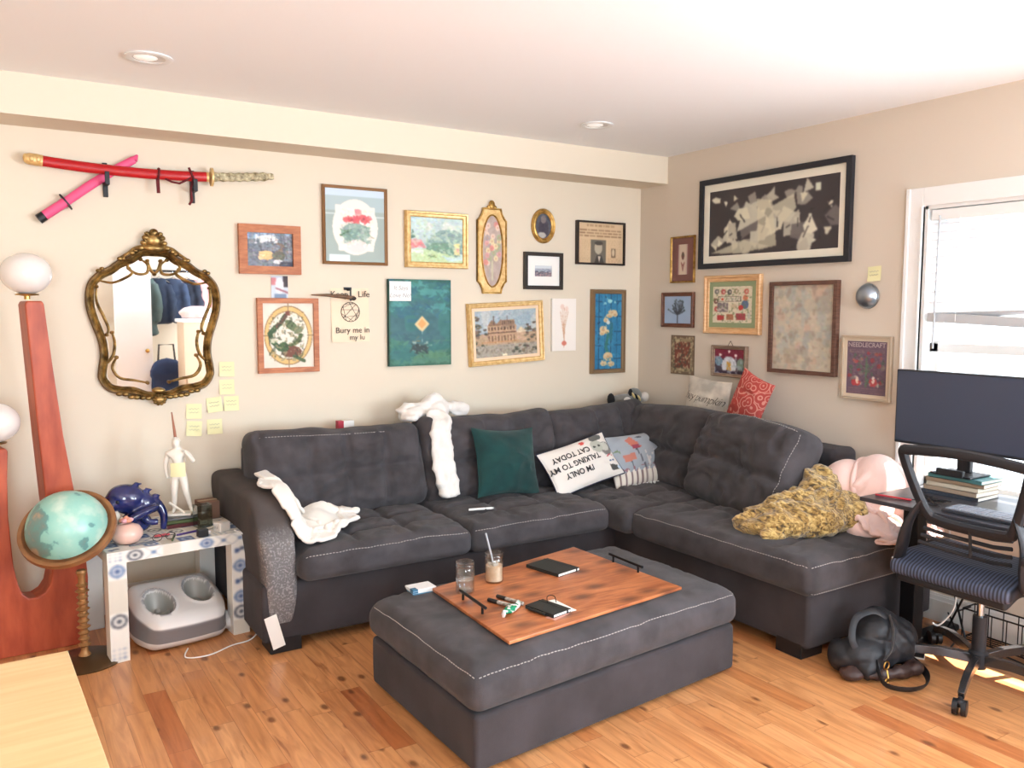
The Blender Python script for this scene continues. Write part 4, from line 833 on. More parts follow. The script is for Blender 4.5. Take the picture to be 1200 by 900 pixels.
for sx in (-1, 1):
    for k, (x, z, r) in enumerate([(.035, .41, .02), (.045, .385, .018), (.03, .43, .014), (.06, .36, .018), (.085, .345, .014), (.1, .335, .017), (.14, .305, .013), (.155, .305, .014), (.235, .255, .012), (.25, .245, .013), (.02, .37, .018)]): mb.ball((sx * x, -.03, z), (r, r * .8, r * .75), 10)
    for a in np.linspace(.3, 1.3, 4): mb.tube([(sx * .005, -.036, .375), (sx * (.045 * math.cos(a) + .002), -.04, .385 + .05 * math.sin(a))], [.006, .003], 6)
    mb.tube([(sx * p[0], -.03, p[1]) for p in cr([(.03, .37), (.08, .36), (.12, .33), (.15, .31)], 5)], .008, 8)
mb.build('crest', m_oldbrass, mir)
mb = MB(); mb.ball((0, -.03, -.385), (.03, .02, .024), 14).ball((0, -.028, -.34), (.03, .016, .014), 14)
for a in np.linspace(0, 2 * PI, 10, endpoint=False): mb.ball((.026 * math.cos(a), -.036, -.385 + .022 * math.sin(a)), .009, 8)
for sx in (-1, 1):
    for k in range(6): x = .05 + k * .026; mb.ball((sx * x, -.03, -.375 + .003 * k + .012 * (k > 3)), (.018, .011, .011), 10)
mb.build('bottom_rosette', m_oldbrass, mir)
# ------------------------------------------------------------------ left corner: sculptural lamp, globe, tiled table
def smoothpts(P, k=5): return [tuple(p) for p in cr(P, k)]
m_cherry = mat('cherry_wood', (150, 62, 38), .38, col2=(178, 84, 54), nscale=5, stretch=(4, 4, 1), bump=.05)
lampt = thing('floor_lamp', 'tall sculptural cherry wood floor lamp with two white globe shades left of the mirror', 'floor lamp', (-3.75, -.30, 0))
P = [(-3.54, .06), (-3.528, .30), (-3.536, .45), (-3.549, .58), (-3.563, .665), (-3.60, .95), (-3.628, 1.25), (-3.650, 1.52), (-3.657, 1.535), (-3.715, 1.535), (-3.722, 1.52), (-3.712, 1.3), (-3.695, .95), (-3.68, .678), (-3.665, .52), (-3.662, .42), (-3.668, .34), (-3.678, .295), (-3.70, .262), (-3.73, .245), (-3.76, .246), (-3.785, .272), (-3.80, .32), (-3.812, .40), (-3.822, .62), (-3.818, .78), (-3.811, .90), (-3.82, .912), (-3.865, .912), (-3.875, .90), (-3.90, .66), (-3.94, .40), (-3.985, .22), (-4.01, .08), (-3.99, .0), (-3.9, .0), (-3.74, .0), (-3.56, .0), (-3.545, .02)]
Mr = Matrix(((1, 0, 0, 3.75), (0, 0, -1, 0), (0, 1, 0, 0), (0, 0, 0, 1)))
nP = len(P); MB().add([(x - .010, .06, z) for x, z in P] + [(x + .012, -.06, z) for x, z in P], [tuple(range(nP)), tuple(reversed(range(nP, 2 * nP)))] + [(i, nP + i, nP + (i + 1) % nP, (i + 1) % nP) for i in range(nP)], Matrix.Translation((3.75, 0, 0))).build('wooden_body', m_cherry, lampt, smooth=False, bevel=.006, bseg=2)
m_opal = mat('opal_glass', (226, 220, 214), .12, emit=((255, 246, 238), .02))
for gx, gz, ry in ((-3.698, 1.652, .088), (-3.845, 1.017, .086)):
    sh = MB().ball((gx + 3.75, 0, gz), (.1, .1, ry), 40).build('globe_shade', m_opal, lampt)
    MB().lathe([(.012, -.022), (.012, -.008), (.045, -.004), (.047, .0), (.03, .004)], 28, Matrix.Translation((gx + 3.75, 0, gz - ry))).build('brass_fitter', m_brass, lampt)
# globe on a stand
gl = thing('floor_globe', 'pale turquoise world globe in a tilted wooden ring on a turned pole', 'globe', (-3.56, -.57, 0))
G = Vector((-.043, 0, .585)); view = (Vector((-3.603, -.57, .585)) - Vector((-3.869, -4.48, 1.507))).normalized()
m = bpy.data.materials.new('globe_map'); m.use_nodes = True; nt = m.node_tree; b = nt.nodes['Principled BSDF']; b.inputs['Roughness'].default_value = .3
tc = nt.nodes.new('ShaderNodeTexCoord'); n1 = nt.nodes.new('ShaderNodeTexNoise'); n1.inputs['Scale'].default_value = 6.5; n1.inputs['Detail'].default_value = 7; n1.inputs['Roughness'].default_value = .5; nt.links.new(tc.outputs['Object'], n1.inputs['Vector'])
r1 = nt.nodes.new('ShaderNodeValToRGB'); e = r1.color_ramp.elements; e[0].position = .3; e[0].color = rgba((206, 220, 204)); e[1].position = .75; e[1].color = rgba((150, 110, 88))
for ps, c in ((.44, (150, 200, 186)), (.54, (140, 196, 184)), (.56, (96, 150, 146)), (.62, (112, 138, 132)), (.67, (170, 150, 126))): q = e.new(ps); q.color = rgba(c)
nt.links.new(n1.outputs[0], r1.inputs[0]); nt.links.new(r1.outputs[0], b.inputs['Base Color'])
MB().ball((0, 0, 0), .158, 48).build('sphere', m, gl, loc=G, rot=(.4, .3, 1.1))
R = (Matrix.Rotation(math.radians(-20), 4, view) @ view.to_track_quat('Z', 'Y').to_matrix().to_4x4() @ Matrix.Rotation(math.radians(38), 4, 'X'))
m_ring = mat('bronzed_wood', (128, 84, 50), .4, col2=(154, 108, 68), nscale=12)
prof = [(.172, -.012), (.188, -.012), (.188, .012), (.172, .012), (.172, -.012)]
MB().lathe(prof, 64).build('meridian_ring', m_ring, gl, loc=G, rot=R.to_euler())
MB().lathe([(.0, .157), (.012, .159), (.010, .167), (.004, .172), (0, .173)], 16).build('pivot', m_brass, gl, loc=G, rot=(R @ Matrix.Rotation(PI / 2, 4, 'X') @ Matrix.Rotation(.0, 4, 'Y')).to_euler())
prof = [(.018, .02)]
zz = .03
prof += [(.026, .03), (.016, .045), (.014, .06)]
for k in range(11): z = .075 + k * .026; prof += [(.015, z - .009), (.024 if k % 3 else .028, z), (.015, z + .009)]
prof += [(.014, .37), (.022, .39), (.018, .40)]
MB().lathe(prof, 24).build('turned_pole', mat('dark_brass', (158, 116, 72), .4, metal=.4), gl)
MB().lathe([(.15, 0), (.152, .006), (.14, .012), (.06, .02), (.02, .028)], 48).build('round_base', mat('bronze_base', (96, 74, 50), .35, metal=.6), gl)
# tiled side table
ang = math.atan2(.06, .59); tb = thing('side_table', 'small square table covered in blue and white patterned tile paper, beside the sofa arm', 'side table', (-3.199, -.37, 0), (0, 0, ang))
m_tilew = mat('tile_paper_white', (226, 224, 216), .5)
R4 = random.Random(8)
def tiles(nx, ny, px=16, seed=1):
    R_ = random.Random(seed); i = Img(nx * px, ny * px, (226, 224, 216))
    for a in range(nx):
        for b_ in range(ny):
            k = R_.randint(0, 7); u0, u1, v0, v1 = a / nx, (a + 1) / nx, b_ / ny, (b_ + 1) / ny; cu, cv = (u0 + u1) / 2, (v0 + v1) / 2; du, dv = (u1 - u0) / 2, (v1 - v0) / 2
            B1, B2, G1 = (62, 84, 128), (108, 130, 164), (150, 156, 162)
            if k == 0: i.rect(u0 + du * .1, u1 - du * .1, v0 + dv * .1, v1 - dv * .1, B1); i.ell(cu, cv, du * .7, dv * .7, (150, 170, 196)).ell(cu, cv, du * .35, dv * .35, B1)
            if k == 1: i.line([(u0, v0), (u1, v1)], du * .09, G1).line([(u1, v0), (u0, v1)], du * .09, G1).ell(cu, cv, du * .25, dv * .25, B2)
            if k == 2: i.ell(cu, cv, du * .8, dv * .8, B2).ell(cu, cv, du * .5, dv * .5, (214, 216, 216)).ell(cu, cv, du * .25, dv * .25, B1)
            if k == 3:
                for q in range(3):
                    for r in range(3): i.rect(u0 + du * (.25 + q * .55), u0 + du * (.5 + q * .55), v0 + dv * (.25 + r * .55), v0 + dv * (.5 + r * .55), B2)
            if k == 4: i.ring(cu, cv, du * .7, dv * .7, .18, (70, 74, 84)).ell(cu, cv, du * .3, dv * .3, (70, 74, 84))
            if k == 5: i.ell(cu - du * .3, cv, du * .3, dv * .3, B1).ell(cu + du * .3, cv - dv * .2, du * .3, dv * .25, (80, 90, 110))
            if k == 6: i.rect(u0, u1, v0, v1, (206, 200, 186))
    return i
top = MB().box(-.30, .30, -.27, .27, .43, .48).build('top', m_tilew, tb, smooth=False, bevel=.002)
tiles(8, 1, 14, 4).build('tile_strip', .60, .05, top, v=.455, n=.2712)
# top surface pattern (lying flat)
i = tiles(8, 7, 10, 9); nx, ny = i.nx, i.ny
V = [(-.298 + .596 * a / (nx - 1), .268 - .536 * b_ / (ny - 1), .4806) for b_ in range(ny) for a in range(nx)]
F = [(j * nx + a, (j + 1) * nx + a, (j + 1) * nx + a + 1, j * nx + a + 1) for j in range(ny - 1) for a in range(nx - 1)]
make('tile_surface', V, F, paint_mat(), top, paint=lin(i.a.reshape(-1, 3) / 255.), smooth=False)
for sx, sy, sd in ((-1, -1, 21), (1, -1, 35), (-1, 1, 23), (1, 1, 24)):
    lg = MB().box(-.038, .038, -.038, .038, 0, .43).build('leg', m_tilew, tb, smooth=False, bevel=.002, loc=(sx * .262, sy * .232, 0))
    if sy < 0: tiles(1, 6, 14, sd).build('tile_strip', .074, .43, lg, v=.215, n=.0388)
# foot massager
fm = thing('foot_massager', 'white and grey electric foot massager with two fabric foot openings under the tiled table', 'foot massager', (-3.165, -.50, 0), (0, 0, .12))
def fmfn(P, h):
    P = P.copy(); x, y, z = P[:, 0] / h[0], P[:, 1] / h[1], P[:, 2] / h[2]; up = (z + 1) / 2
    wide = 1 - .16 * sstep(0, -1, y) * 1 - .06 * up; P[:, 0] *= wide
    zt = .195 + .055 * y; P[:, 2] = (-.0) + up * zt * 1.0 + .004
    P[:, 1] += -.02 * np.cos(x * 1.5) * sstep(0, -1, y) + .04 * (1 - up) * sstep(0, -1, y)
    tp = sstep(.5, .9, z)
    for cx in (-.092, .092):
        d = np.sqrt(((P[:, 0] - cx) / .062) ** 2 + ((P[:, 1] + .02 * (1 if cx < 0 else -1) + .01) / .1) ** 2); P[:, 2] -= tp * (.075 * sstep(1.0, .55, d) - .006 * np.exp(-((d - 1.08) / .08) ** 2))
    return P
pf = Puff((.42, .36, .2), .06, 76, fmfn); V, F = pf.mesh(); C = np.zeros((len(V), 3)); C[:] = lin((214, 212, 210))
# recover normalised coords for colouring
Q = Puff((.42, .36, .2), .06, 76, lambda P, h: np.stack([P[:, 0] / h[0], P[:, 1] / h[1], P[:, 2] / h[2]], 1)).mesh()[0]
band = (Q[:, 2] > -.4) & (Q[:, 2] < .55); C[band] = lin((120, 118, 120))
for cx in (-.092, .092):
    d = np.sqrt(((V[:, 0] - cx) / .062) ** 2 + ((V[:, 1] + .02 * (1 if cx < 0 else -1) + .01) / .1) ** 2); tpm = Q[:, 2] > .6
    C[(d < .93) & tpm] = lin((150, 150, 144)); C[(d > .97) & (d < 1.06) & tpm] = lin((150, 150, 152)); C[(d < .25) & tpm] = lin((96, 94, 92))
make('housing', V, F, paint_mat('painted_plastic', .35), fm, paint=C, angle=180)
for cx, sy in ((-.092, -1), (.092, 1)):
    mb = MB()
    for k in range(5): a = k * 1.25; mb.tube([(cx + .045 * math.cos(a), -.01 + .02 * sy + .07 * math.sin(a), .135), (cx + .02 * math.cos(a + .4), -.01 + .03 * math.sin(a + .4), .11), (cx, -.01, .10)], [.018, .014, .008], 8)
    voxel(mb, .006, 6, name='fabric_lining', m=mat('grey_lining', (160, 160, 154), .8), parent=fm)
t = thing('white_cable', 'white cord running from the foot massager over the floor and up the table side', 'cord', (-3.1, -.75, 0))
pts = smoothpts([(-3.165, -.69, .012), (-3.19, -.775, .006), (-3.10, -.80, .006), (-2.99, -.745, .006), (-2.90, -.72, .006), (-2.845, -.66, .03), (-2.835, -.64, .13), (-2.862, -.64, .24), (-2.868, -.65, .36), (-2.886, -.64, .46), (-2.93, -.60, .489)], 6)
MB().tube([(a + 3.1, b_ + .75, c) for a, b_, c in pts], .0032, 8).build('cable', m_white, t)
t = thing('plastic_bag', 'crumpled white plastic bag on the floor behind the front leg of the tiled table', 'bag', (-2.93, -.52, 0))
mb = MB().ball((0, 0, .045), (.075, .06, .045), 16).ball((.04, -.02, .04), (.04, .04, .035), 12).ball((-.05, .01, .04), (.04, .05, .03), 12)
voxel(mb, .007, 3, lambda V, N: V + N * (.006 * vn(V * 35, 3))[:, None], 'bag_body', mat('milky_plastic', (214, 212, 208), .4), t)
# things on the tiled table (top at .481)
Z0 = .4815
fi = thing('ceramic_fish', 'glossy navy blue ceramic fish with fins and a curled tail on the tiled table', 'ceramic figure', (-3.32, -.40, Z0))
mb = MB().ball((-.03, 0, .165), (.088, .06, .068), 24, R=Matrix.Rotation(.3, 3, 'Y')).ball((-.09, -.02, .15), (.035, .035, .035), 14).ball((.03, 0, .14), (.06, .05, .05), 18)
mb.tube(smoothpts([(.04, 0, .15), (.085, 0, .14), (.12, -.01, .08), (.115, -.02, .01)], 6), [.034, .032, .03, .028, .026, .025, .024, .024, .023, .022, .021, .02, .019, .018, .017, .016, .015, .014, .013], 12)
mb.tube(smoothpts([(-.08, -.04, .04), (-.02, -.05, .085), (.04, -.05, .11), (.09, -.03, .12)], 4), [.012, .016, .02, .022, .022, .022, .022, .022, .022, .02, .02, .018, .016], 10, flat=1.6)
mb.tube(smoothpts([(.02, -.04, .1), (.05, -.045, .06), (.09, -.045, .055)], 4), .016, 10)
mb.ball((-.0, .01, .05), (.075, .05, .05), 16)
for a, b_, c in ((-.115, 0, .19), (-.055, 0, .225), (.0, 0, .232), (.045, 0, .2), (.08, 0, .17)): mb.tube([(a, 0, c - .03), (a + .012, 0, c), (a + .034, 0, c - .004)], [.018, .012, .003], 8)
voxel(mb, .0055, 3, None, 'body', mat('cobalt_glaze', (22, 30, 74), .12, coat=.6, col2=(34, 44, 100), nscale=12), fi)
MB().ball((-.075, -.048, .165), .009, 10).build('eye', m_black, fi)
MB().ball((-.085, -.03, .10), (.022, .018, .025), 12).ball((-.06, -.04, .075), (.014, .012, .02), 10).build('white_shell', mat('cream_glaze', (214, 206, 190), .25), fi)
bo = thing('round_vase', 'small glossy pale pink round vase at the front corner of the tiled table', 'vase', (-3.375, -.545, Z0))
MB().lathe([(.0, .0), (.03, .001), (.052, .012), (.066, .035), (.066, .055), (.052, .076), (.03, .086), (.022, .088), (.02, .083), (.0, .082)], 36).build('body', mat('blush_glaze', (222, 184, 170), .18, coat=.3), bo)
t = thing('shell_ornament', 'little orange and pink shell flower resting on top of the pink vase', 'ornament', (-3.375, -.545, Z0 + .0885))
for k in range(6):
    a = k * 1.047; MB().ball((.016 * math.cos(a), .016 * math.sin(a), .014), (.014, .009, .010), 10).build('petal', mat('coral', (220, 150, 124), .5) if k % 2 else mat('rose', (226, 168, 176), .5), t, )
MB().ball((0, 0, .017), (.013, .013, .017), 12).build('centre', mat('coral', (220, 150, 124), .5), t)
# figurine standing on books
def book(name, label, x, y, z, w, d, h, rz, col, group=None, par=None, page=(226, 220, 204)):
    t = thing(name, label, 'book', (x, y, z), (0, 0, rz), group)
    c = mat('cover_%d_%d_%d' % col, col, .55)
    MB().box(-w / 2, w / 2, -d / 2, d / 2, 0, .002).box(-w / 2, w / 2, -d / 2, d / 2, h - .002, h).box(-w / 2, -w / 2 + .003, -d / 2, d / 2, 0, h).build('cover', c, t, smooth=False)
    MB().box(-w / 2 + .003, w / 2 - .004, -d / 2 + .003, d / 2 - .003, .002, h - .002).build('pages', mat('pages', page, .8, col2=(204, 196, 178), nscale=4, stretch=(1, 1, 120)), t, smooth=False)
    return t
book('book', 'dark red book lowest in the stack under the white figurine', -3.115, -.33, Z0, .11, .15, .018, .12 + PI / 2, (86, 34, 36)); book('book', 'olive green book in the middle of the stack under the white figurine', -3.12, -.335, Z0 + .0185, .105, .145, .016, .02 + PI / 2, (70, 84, 44))
book('book', 'grey book topmost of the stack under the white figurine', -3.115, -.33, Z0 + .035, .10, .14, .012, .1 + PI / 2, (104, 104, 104))
st = thing('male_figurine', 'white plaster standing male figurine with a raised hand, on a stack of books', 'figurine', (-3.115, -.33, Z0 + .0475), (0, 0, -.35))
m_pl = mat('plaster_white', (228, 222, 210), .5)
MB().box(-.055, .055, -.03, .03, 0, .012).build('plinth', m_pl, st, smooth=False, bevel=.002)
Hs = .355
def skin(name, joints, bones, m, parent, lv=2, root=0):
    me = bpy.data.meshes.new(name); me.from_pydata([j[0] for j in joints], bones, []); o = bpy.data.objects.new('tmp', me); COL.objects.link(o)
    mo = o.modifiers.new('s', 'SKIN'); sk = me.skin_vertices[0].data if me.skin_vertices else None
    if sk is None:
        bpy.context.view_layer.objects.active = o; o.select_set(True); bpy.ops.mesh.customdata_skin_add(); sk = me.skin_vertices[0].data
    for k, j in enumerate(joints): sk[k].radius = (j[1], j[1] if len(j) < 3 else j[2]); sk[k].use_root = (k == root)
    mo.use_smooth_shade = True; su = o.modifiers.new('d', 'SUBSURF'); su.levels = lv; su.render_levels = lv
    dg = bpy.context.evaluated_depsgraph_get(); m2 = bpy.data.meshes.new_from_object(o.evaluated_get(dg)); V = [tuple(v.co) for v in m2.vertices]; F = [tuple(p.vertices) for p in m2.polygons]
    bpy.data.objects.remove(o); return make(name, V, F, m, parent, angle=180)
s_ = Hs / 1.78
J = [((0, 0, .95), .17, .13), ((.01, 0, 1.12), .155, .115), ((.0, -.01, 1.30), .20, .135), ((-.01, 0, 1.43), .15, .11), ((-.015, -.01, 1.53), .07, .07), ((-.03, -.03, 1.62), .09, .10), ((-.03, -.03, 1.74), .10, .11),
     ((-.22, 0, 1.41), .085), ((-.28, .0, 1.15), .062), ((-.25, -.06, .92), .045), ((-.22, -.10, .83), .05, .03),
     ((.21, 0, 1.40), .085), ((.36, -.03, 1.20), .06), ((.26, -.15, 1.38), .045), ((.17, -.15, 1.47), .05, .03),
     ((-.085, 0, .86), .12), ((-.10, -.02, .50), .08), ((-.11, .02, .28), .07), ((-.12, .03, .07), .045), ((-.14, -.10, .03), .045, .03),
     ((.09, 0, .86), .12), ((.17, -.08, .50), .08), ((.21, .0, .28), .066), ((.25, .05, .08), .045), ((.30, -.07, .03), .045, .03)]
J = [((a[0][0] * s_, a[0][1] * s_, a[0][2] * s_ + .013),) + tuple(x * s_ for x in a[1:]) for a in J]
BN = [(0, 1), (1, 2), (2, 3), (3, 4), (4, 5), (5, 6), (3, 7), (7, 8), (8, 9), (9, 10), (3, 11), (11, 12), (12, 13), (13, 14), (0, 15), (15, 16), (16, 17), (17, 18), (18, 19), (0, 20), (20, 21), (21, 22), (22, 23), (23, 24)]
bd = skin('tmpbody', J, BN, m_pl, st); mbb = MB().add([tuple(v.co) for v in bd.data.vertices], [tuple(p.vertices) for p in bd.data.polygons]); bpy.data.objects.remove(bd)
mbb.ball((-.006, -.006, .343), (.0175, .020, .026), 20).ball((-.006, -.024, .340), (.003, .005, .006), 8).tube([(-.004, -.002, .29), (-.005, -.004, .33)], .011, 10)
voxel(mbb, .0024, 2, None, 'body', m_pl, st)
mb = MB()
for k in range(26): a = rnd.uniform(0, 6.28); e_ = rnd.uniform(.2, 1.5); mb.ball((-.006 + .0165 * math.cos(a) * math.cos(e_), .000 + .017 * math.sin(a) * math.cos(e_), .350 + .018 * math.sin(e_)), .0052, 6)
mb.build('curly_hair', m_pl, st)
MB().tube([(.038 - .012, -.016, .012), (.045 - .09, .0, .06)], .006, 6).build('tree_stump', m_pl, st)
mb = MB()
for sx, x0, z0 in ((-1, -.04, .181), (1, .03, .307)):
    for k in range(4): mb.tube([(x0 + (k - 1.5) * .0035, -.02 if sx < 0 else -.031, z0), (x0 + (k - 1.5) * .004, -.024 if sx < 0 else -.036, z0 - .009 * sx * -1 * (-1 if sx < 0 else 1) * (1 - .1 * abs(k - 1.5)))], .0019, 6)
mb.build('fingers', m_pl, st)
t = thing('sticky_note', 'yellow sticky note stuck on the chest of the white figurine', 'sticky note', (-3.121, -.362, Z0 + .27), (0, 0, -.35)); V = []
for j in range(6):
    for k in range(6): V.append((-.033 + k * .0132, -.004 - .006 * (1 - ((k - 2.5) / 2.5) ** 2), -.033 + j * .0132))
make('sheet', V, [(j * 6 + k, j * 6 + k + 1, (j + 1) * 6 + k + 1, (j + 1) * 6 + k) for j in range(5) for k in range(5)], m_note, t)
t = thing('wand', 'thin brown wooden wand slung behind the head of the white figurine', 'wand', (-3.118, -.30, Z0 + .40), (0, 0, -.35))
MB().tube([(-.012, 0, .135), (-.002, 0, .04), (.004, 0, -.03)], [.003, .0065, .0075], 8).build('shaft', mat('wand_brown', (150, 96, 70), .5), t)
MB().tube([(.001, -.004, .0), (-.04, -.0, -.09), (-.045, -.0, -.14)], .0012, 5).tube([(.001, -.004, .0), (.035, -.0, -.05), (.045, -.006, -.10)], .0012, 5).build('string', m_white, t)
# small clutter
t = thing('acrylic_box', 'empty clear plastic box beside the white figurine', 'box', (-3.03, -.42, Z0), (0, 0, .15))
m_acr = thin_glass('clear_acrylic', (232, 236, 232), .25)
MB().box(-.035, .035, -.03, .03, 0, .003).box(-.035, -.032, -.03, .03, 0, .105).box(.032, .035, -.03, .03, 0, .105).box(-.035, .035, -.03, -.027, 0, .105).box(-.035, .035, .027, .03, 0, .105).build('walls', m_acr, t, smooth=False)
t = thing('cardboard_box', 'small brown cardboard box at the back of the tiled table next to the sofa arm', 'box', (-2.972, -.25, Z0), (0, 0, .1))
MB().box(-.045, .045, -.05, .05, 0, .085).build('carton', mat('brown_card', (122, 92, 76), .8), t, smooth=False, bevel=.002); MB().box(-.046, .046, -.012, .012, .0852, .0858).build('tape', mat('tape', (150, 124, 96), .4), t, smooth=False)
t = thing('power_adapter', 'white square power adapter near the front right of the tiled table', 'adapter', (-2.975, -.555, Z0), (0, 0, .5))
MB().box(-.03, .03, -.025, .025, 0, .045).build('housing', mat('adapter_white', (206, 200, 192), .4), t, smooth=False, bevel=.006, bseg=3)
MB().box(-.036, -.03, -.008, -.006, .018, .028).box(-.036, -.03, .006, .008, .018, .028).build('prong', m_chrome, t, smooth=False)
t = thing('power_adapter', 'small black power adapter with a white plug at the front of the tiled table', 'adapter', (-3.07, -.60, Z0), (0, 0, .15))
MB().box(-.022, .022, -.018, .018, 0, .034).build('housing', m_black, t, smooth=False, bevel=.003); MB().box(.0225, .036, -.006, .006, .01, .022).build('plug', m_white, t, smooth=False, bevel=.002)
t = thing('pink_eraser', 'bright coral pink folded tag lying in the middle of the tiled table', 'tag', (-3.225, -.50, Z0), (0, 0, .2))
MB().prism([(-.035, -.012), (.03, -.014), (.036, .0), (.02, .014), (-.03, .012)], 0, .006).build('tag_body', mat('coral_pink', (222, 92, 100), .5), t, smooth=False)
def pen(x, y, z, rz, L, col, lab, name='pen', cap=None, r=.0045):
    t = thing(name, lab, 'pen', (x, y, z + r), (0, 0, rz)); c = mat('pen_%d_%d_%d' % col, col, .4)
    MB().tube([(-L / 2, 0, 0), (L * .28, 0, 0)], r, 10).build('barrel', c, t); MB().tube([(L * .28, 0, 0), (L / 2 - .004, 0, 0), (L / 2, 0, 0)], [r * 1.08, r * 1.08, r * .7], 10).build('cap', mat('pencap_%d' % (sum(cap or col)), cap or col, .35), t)
    return t
pen(-3.12, -.52, Z0, .3, .10, (70, 48, 116), 'short purple pen on the tiled table behind the black adapter'); pen(-3.19, -.575, Z0, 1.3, .09, (60, 84, 60), 'dark green pen crossing the front of the tiled table'); pen(-3.01, -.49, Z0, .55, .13, (214, 204, 186), 'long cream pen slanting behind the white adapter', r=.006)
t = thing('eyeglasses', 'small folded dark wire glasses on the front of the tiled table', 'glasses', (-3.23, -.585, Z0 + .018), (0, 0, .1))
mb = MB()
for sx in (-1, 1): mb.tube([(sx * .028 + .02 * math.cos(a), 0, .016 * math.sin(a)) for a in np.linspace(0, 2 * PI, 20, endpoint=False)], .0016, 6, closed=True); mb.tube([(sx * .048, 0, .004), (sx * .05, .03, -.004), (-sx * .03, .05, -.014)], .0015, 6)
mb.tube([(-.009, 0, .004), (0, 0, .007), (.009, 0, .004)], .0015, 6).build('wire_frame', m_black, t)
pen(-3.32, -.60, Z0, .15, .11, (90, 92, 96), 'grey pen lying next to the pink vase')
# ------------------------------------------------------------------ things on the ottoman
tray = thing('wooden_board', 'reddish knotty wooden serving board with two black bar handles on the ottoman', 'board', (-1.96, -1.76, .375))
m = bpy.data.materials.new('stained_pine'); m.use_nodes = True; nt = m.node_tree; b = nt.nodes['Principled BSDF']; b.inputs['Roughness'].default_value = .35; N = lambda t: nt.nodes.new('ShaderNode' + t)
tc = N('TexCoord'); mp = N('Mapping'); mp.inputs['Scale'].default_value = (1.2, 7, 1); nt.links.new(tc.outputs['Object'], mp.inputs[0])
n1 = N('TexNoise'); n1.inputs['Scale'].default_value = 3; n1.inputs['Detail'].default_value = 7; n1.inputs['Distortion'].default_value = 1.5; nt.links.new(mp.outputs[0], n1.inputs['Vector'])
r1 = N('ValToRGB'); r1.color_ramp.elements[0].position = .25; r1.color_ramp.elements[0].color = rgba((140, 70, 36)); r1.color_ramp.elements[1].position = .7; r1.color_ramp.elements[1].color = rgba((204, 128, 78)); nt.links.new(n1.outputs[0], r1.inputs[0])
mk = N('Mapping'); mk.inputs['Scale'].default_value = (4.2, 7.5, 1); nt.links.new(tc.outputs['Object'], mk.inputs[0]); v = N('TexVoronoi'); v.voronoi_dimensions = '2D'; v.inputs['Scale'].default_value = 1.0; nt.links.new(mk.outputs[0], v.inputs['Vector'])
r2 = N('ValToRGB'); r2.color_ramp.elements[0].position = .06; r2.color_ramp.elements[0].color = (.8, .8, .8, 1); r2.color_ramp.elements[1].position = .3; r2.color_ramp.elements[1].color = (0, 0, 0, 1); nt.links.new(v.outputs['Distance'], r2.inputs[0])
mx = N('Mix'); mx.data_type = 'RGBA'; nt.links.new(r2.outputs[0], mx.inputs[0]); nt.links.new(r1.outputs[0], mx.inputs[6]); mx.inputs[7].default_value = rgba((96, 52, 32)); nt.links.new(mx.outputs[2], b.inputs['Base Color'])
BC = [(-2.412, -2.155), (-1.522, -2.05), (-1.552, -1.355), (-2.386, -1.53)]
MB().prism([(x + 1.96, y + 1.76) for x, y in BC], 0, .012).build('plank', m, tray, smooth=False, bevel=.002)
for (x0, y0), (x1, y1) in (((-2.345, -1.69), (-2.36, -1.91)), ((-1.545, -1.615), (-1.55, -1.84))):
    h_ = MB().tube([(x0 + 1.96, y0 + 1.76, .042), (x1 + 1.96, y1 + 1.76, .042)], .006, 12).build('handle', m_blackm, tray)
    for f in (.12, .88): X, Y = x0 + (x1 - x0) * f + 1.96, y0 + (y1 - y0) * f + 1.76; MB().tube([(X, Y, .012), (X, Y, .042)], .005, 10).build('post', m_blackm, h_)
ZB = .3875
def jar(x, y, lab, liquid, lh, name):
    t = thing(name, lab, 'glass jar', (x, y, ZB)); r = .038
    MB().lathe([(0, .001), (r - .004, .0), (r, .005), (r, .095), (r - .003, .102), (r - .001, .106), (r + .001, .110), (r - .001, .114), (r, .122), (r - .0025, .124), (r - .0045, .112), (r - .005, .1), (r - .003, .094), (r - .003, .008), (0, .005)], 40).build('glass_body', m_glass, t)
    MB().lathe([(0, .006), (r - .0036, .008), (r - .0036, lh), (0, lh)], 36).build('contents', liquid, t)
    return t
m_water = thin_glass('water', (238, 243, 245), .3); m_coffee = mat('iced_latte', (214, 180, 146), .35, col2=(228, 200, 172), nscale=18)
jar(-2.296, -1.64, 'clear glass jar half full of water at the back left of the wooden board', m_water, .052, 'water_glass')
t = jar(-2.133, -1.592, 'glass jar of iced latte with a clear straw beside the water jar', m_coffee, .07, 'iced_coffee')
mb = MB(); mb.box(-.012, .010, -.018, .002, .062, .082).box(.004, .022, 0, .018, .063, .083).box(-.02, -.004, .006, .022, .064, .08); mb.build('ice', mat('ice', (236, 226, 214), .1, trans=.5), t, smooth=False, bevel=.003)
MB().tube([(.012, .0, .02), (-.032, .012, .205)], .004, 10).build('straw', mat('straw_clear', (216, 222, 230), .2, trans=.4), t)
def notebook(x, y, z, w, d, h, rz, lab):
    t = thing('notebook', lab, 'notebook', (x, y, z), (0, 0, rz))
    MB().box(-w / 2, w / 2, -d / 2, d / 2, 0, .002).box(-w / 2, w / 2, -d / 2, d / 2, h - .002, h).box(-w / 2, -w / 2 + .003, -d / 2, d / 2, 0, h).build('cover', mat('black_leatherette', (36, 38, 36), .55), t, smooth=False, bevel=.0007)
    MB().box(-w / 2 + .003, w / 2 - .002, -d / 2 + .002, d / 2 - .002, .002, h - .002).build('pages', mat('white_pages', (230, 228, 220), .8), t, smooth=False)
    MB().box(w / 2 - .022, w / 2 - .016, -d / 2 - .001, d / 2 + .001, -.0004, h + .0008).build('elastic_band', m_black, t, smooth=False)
    return t
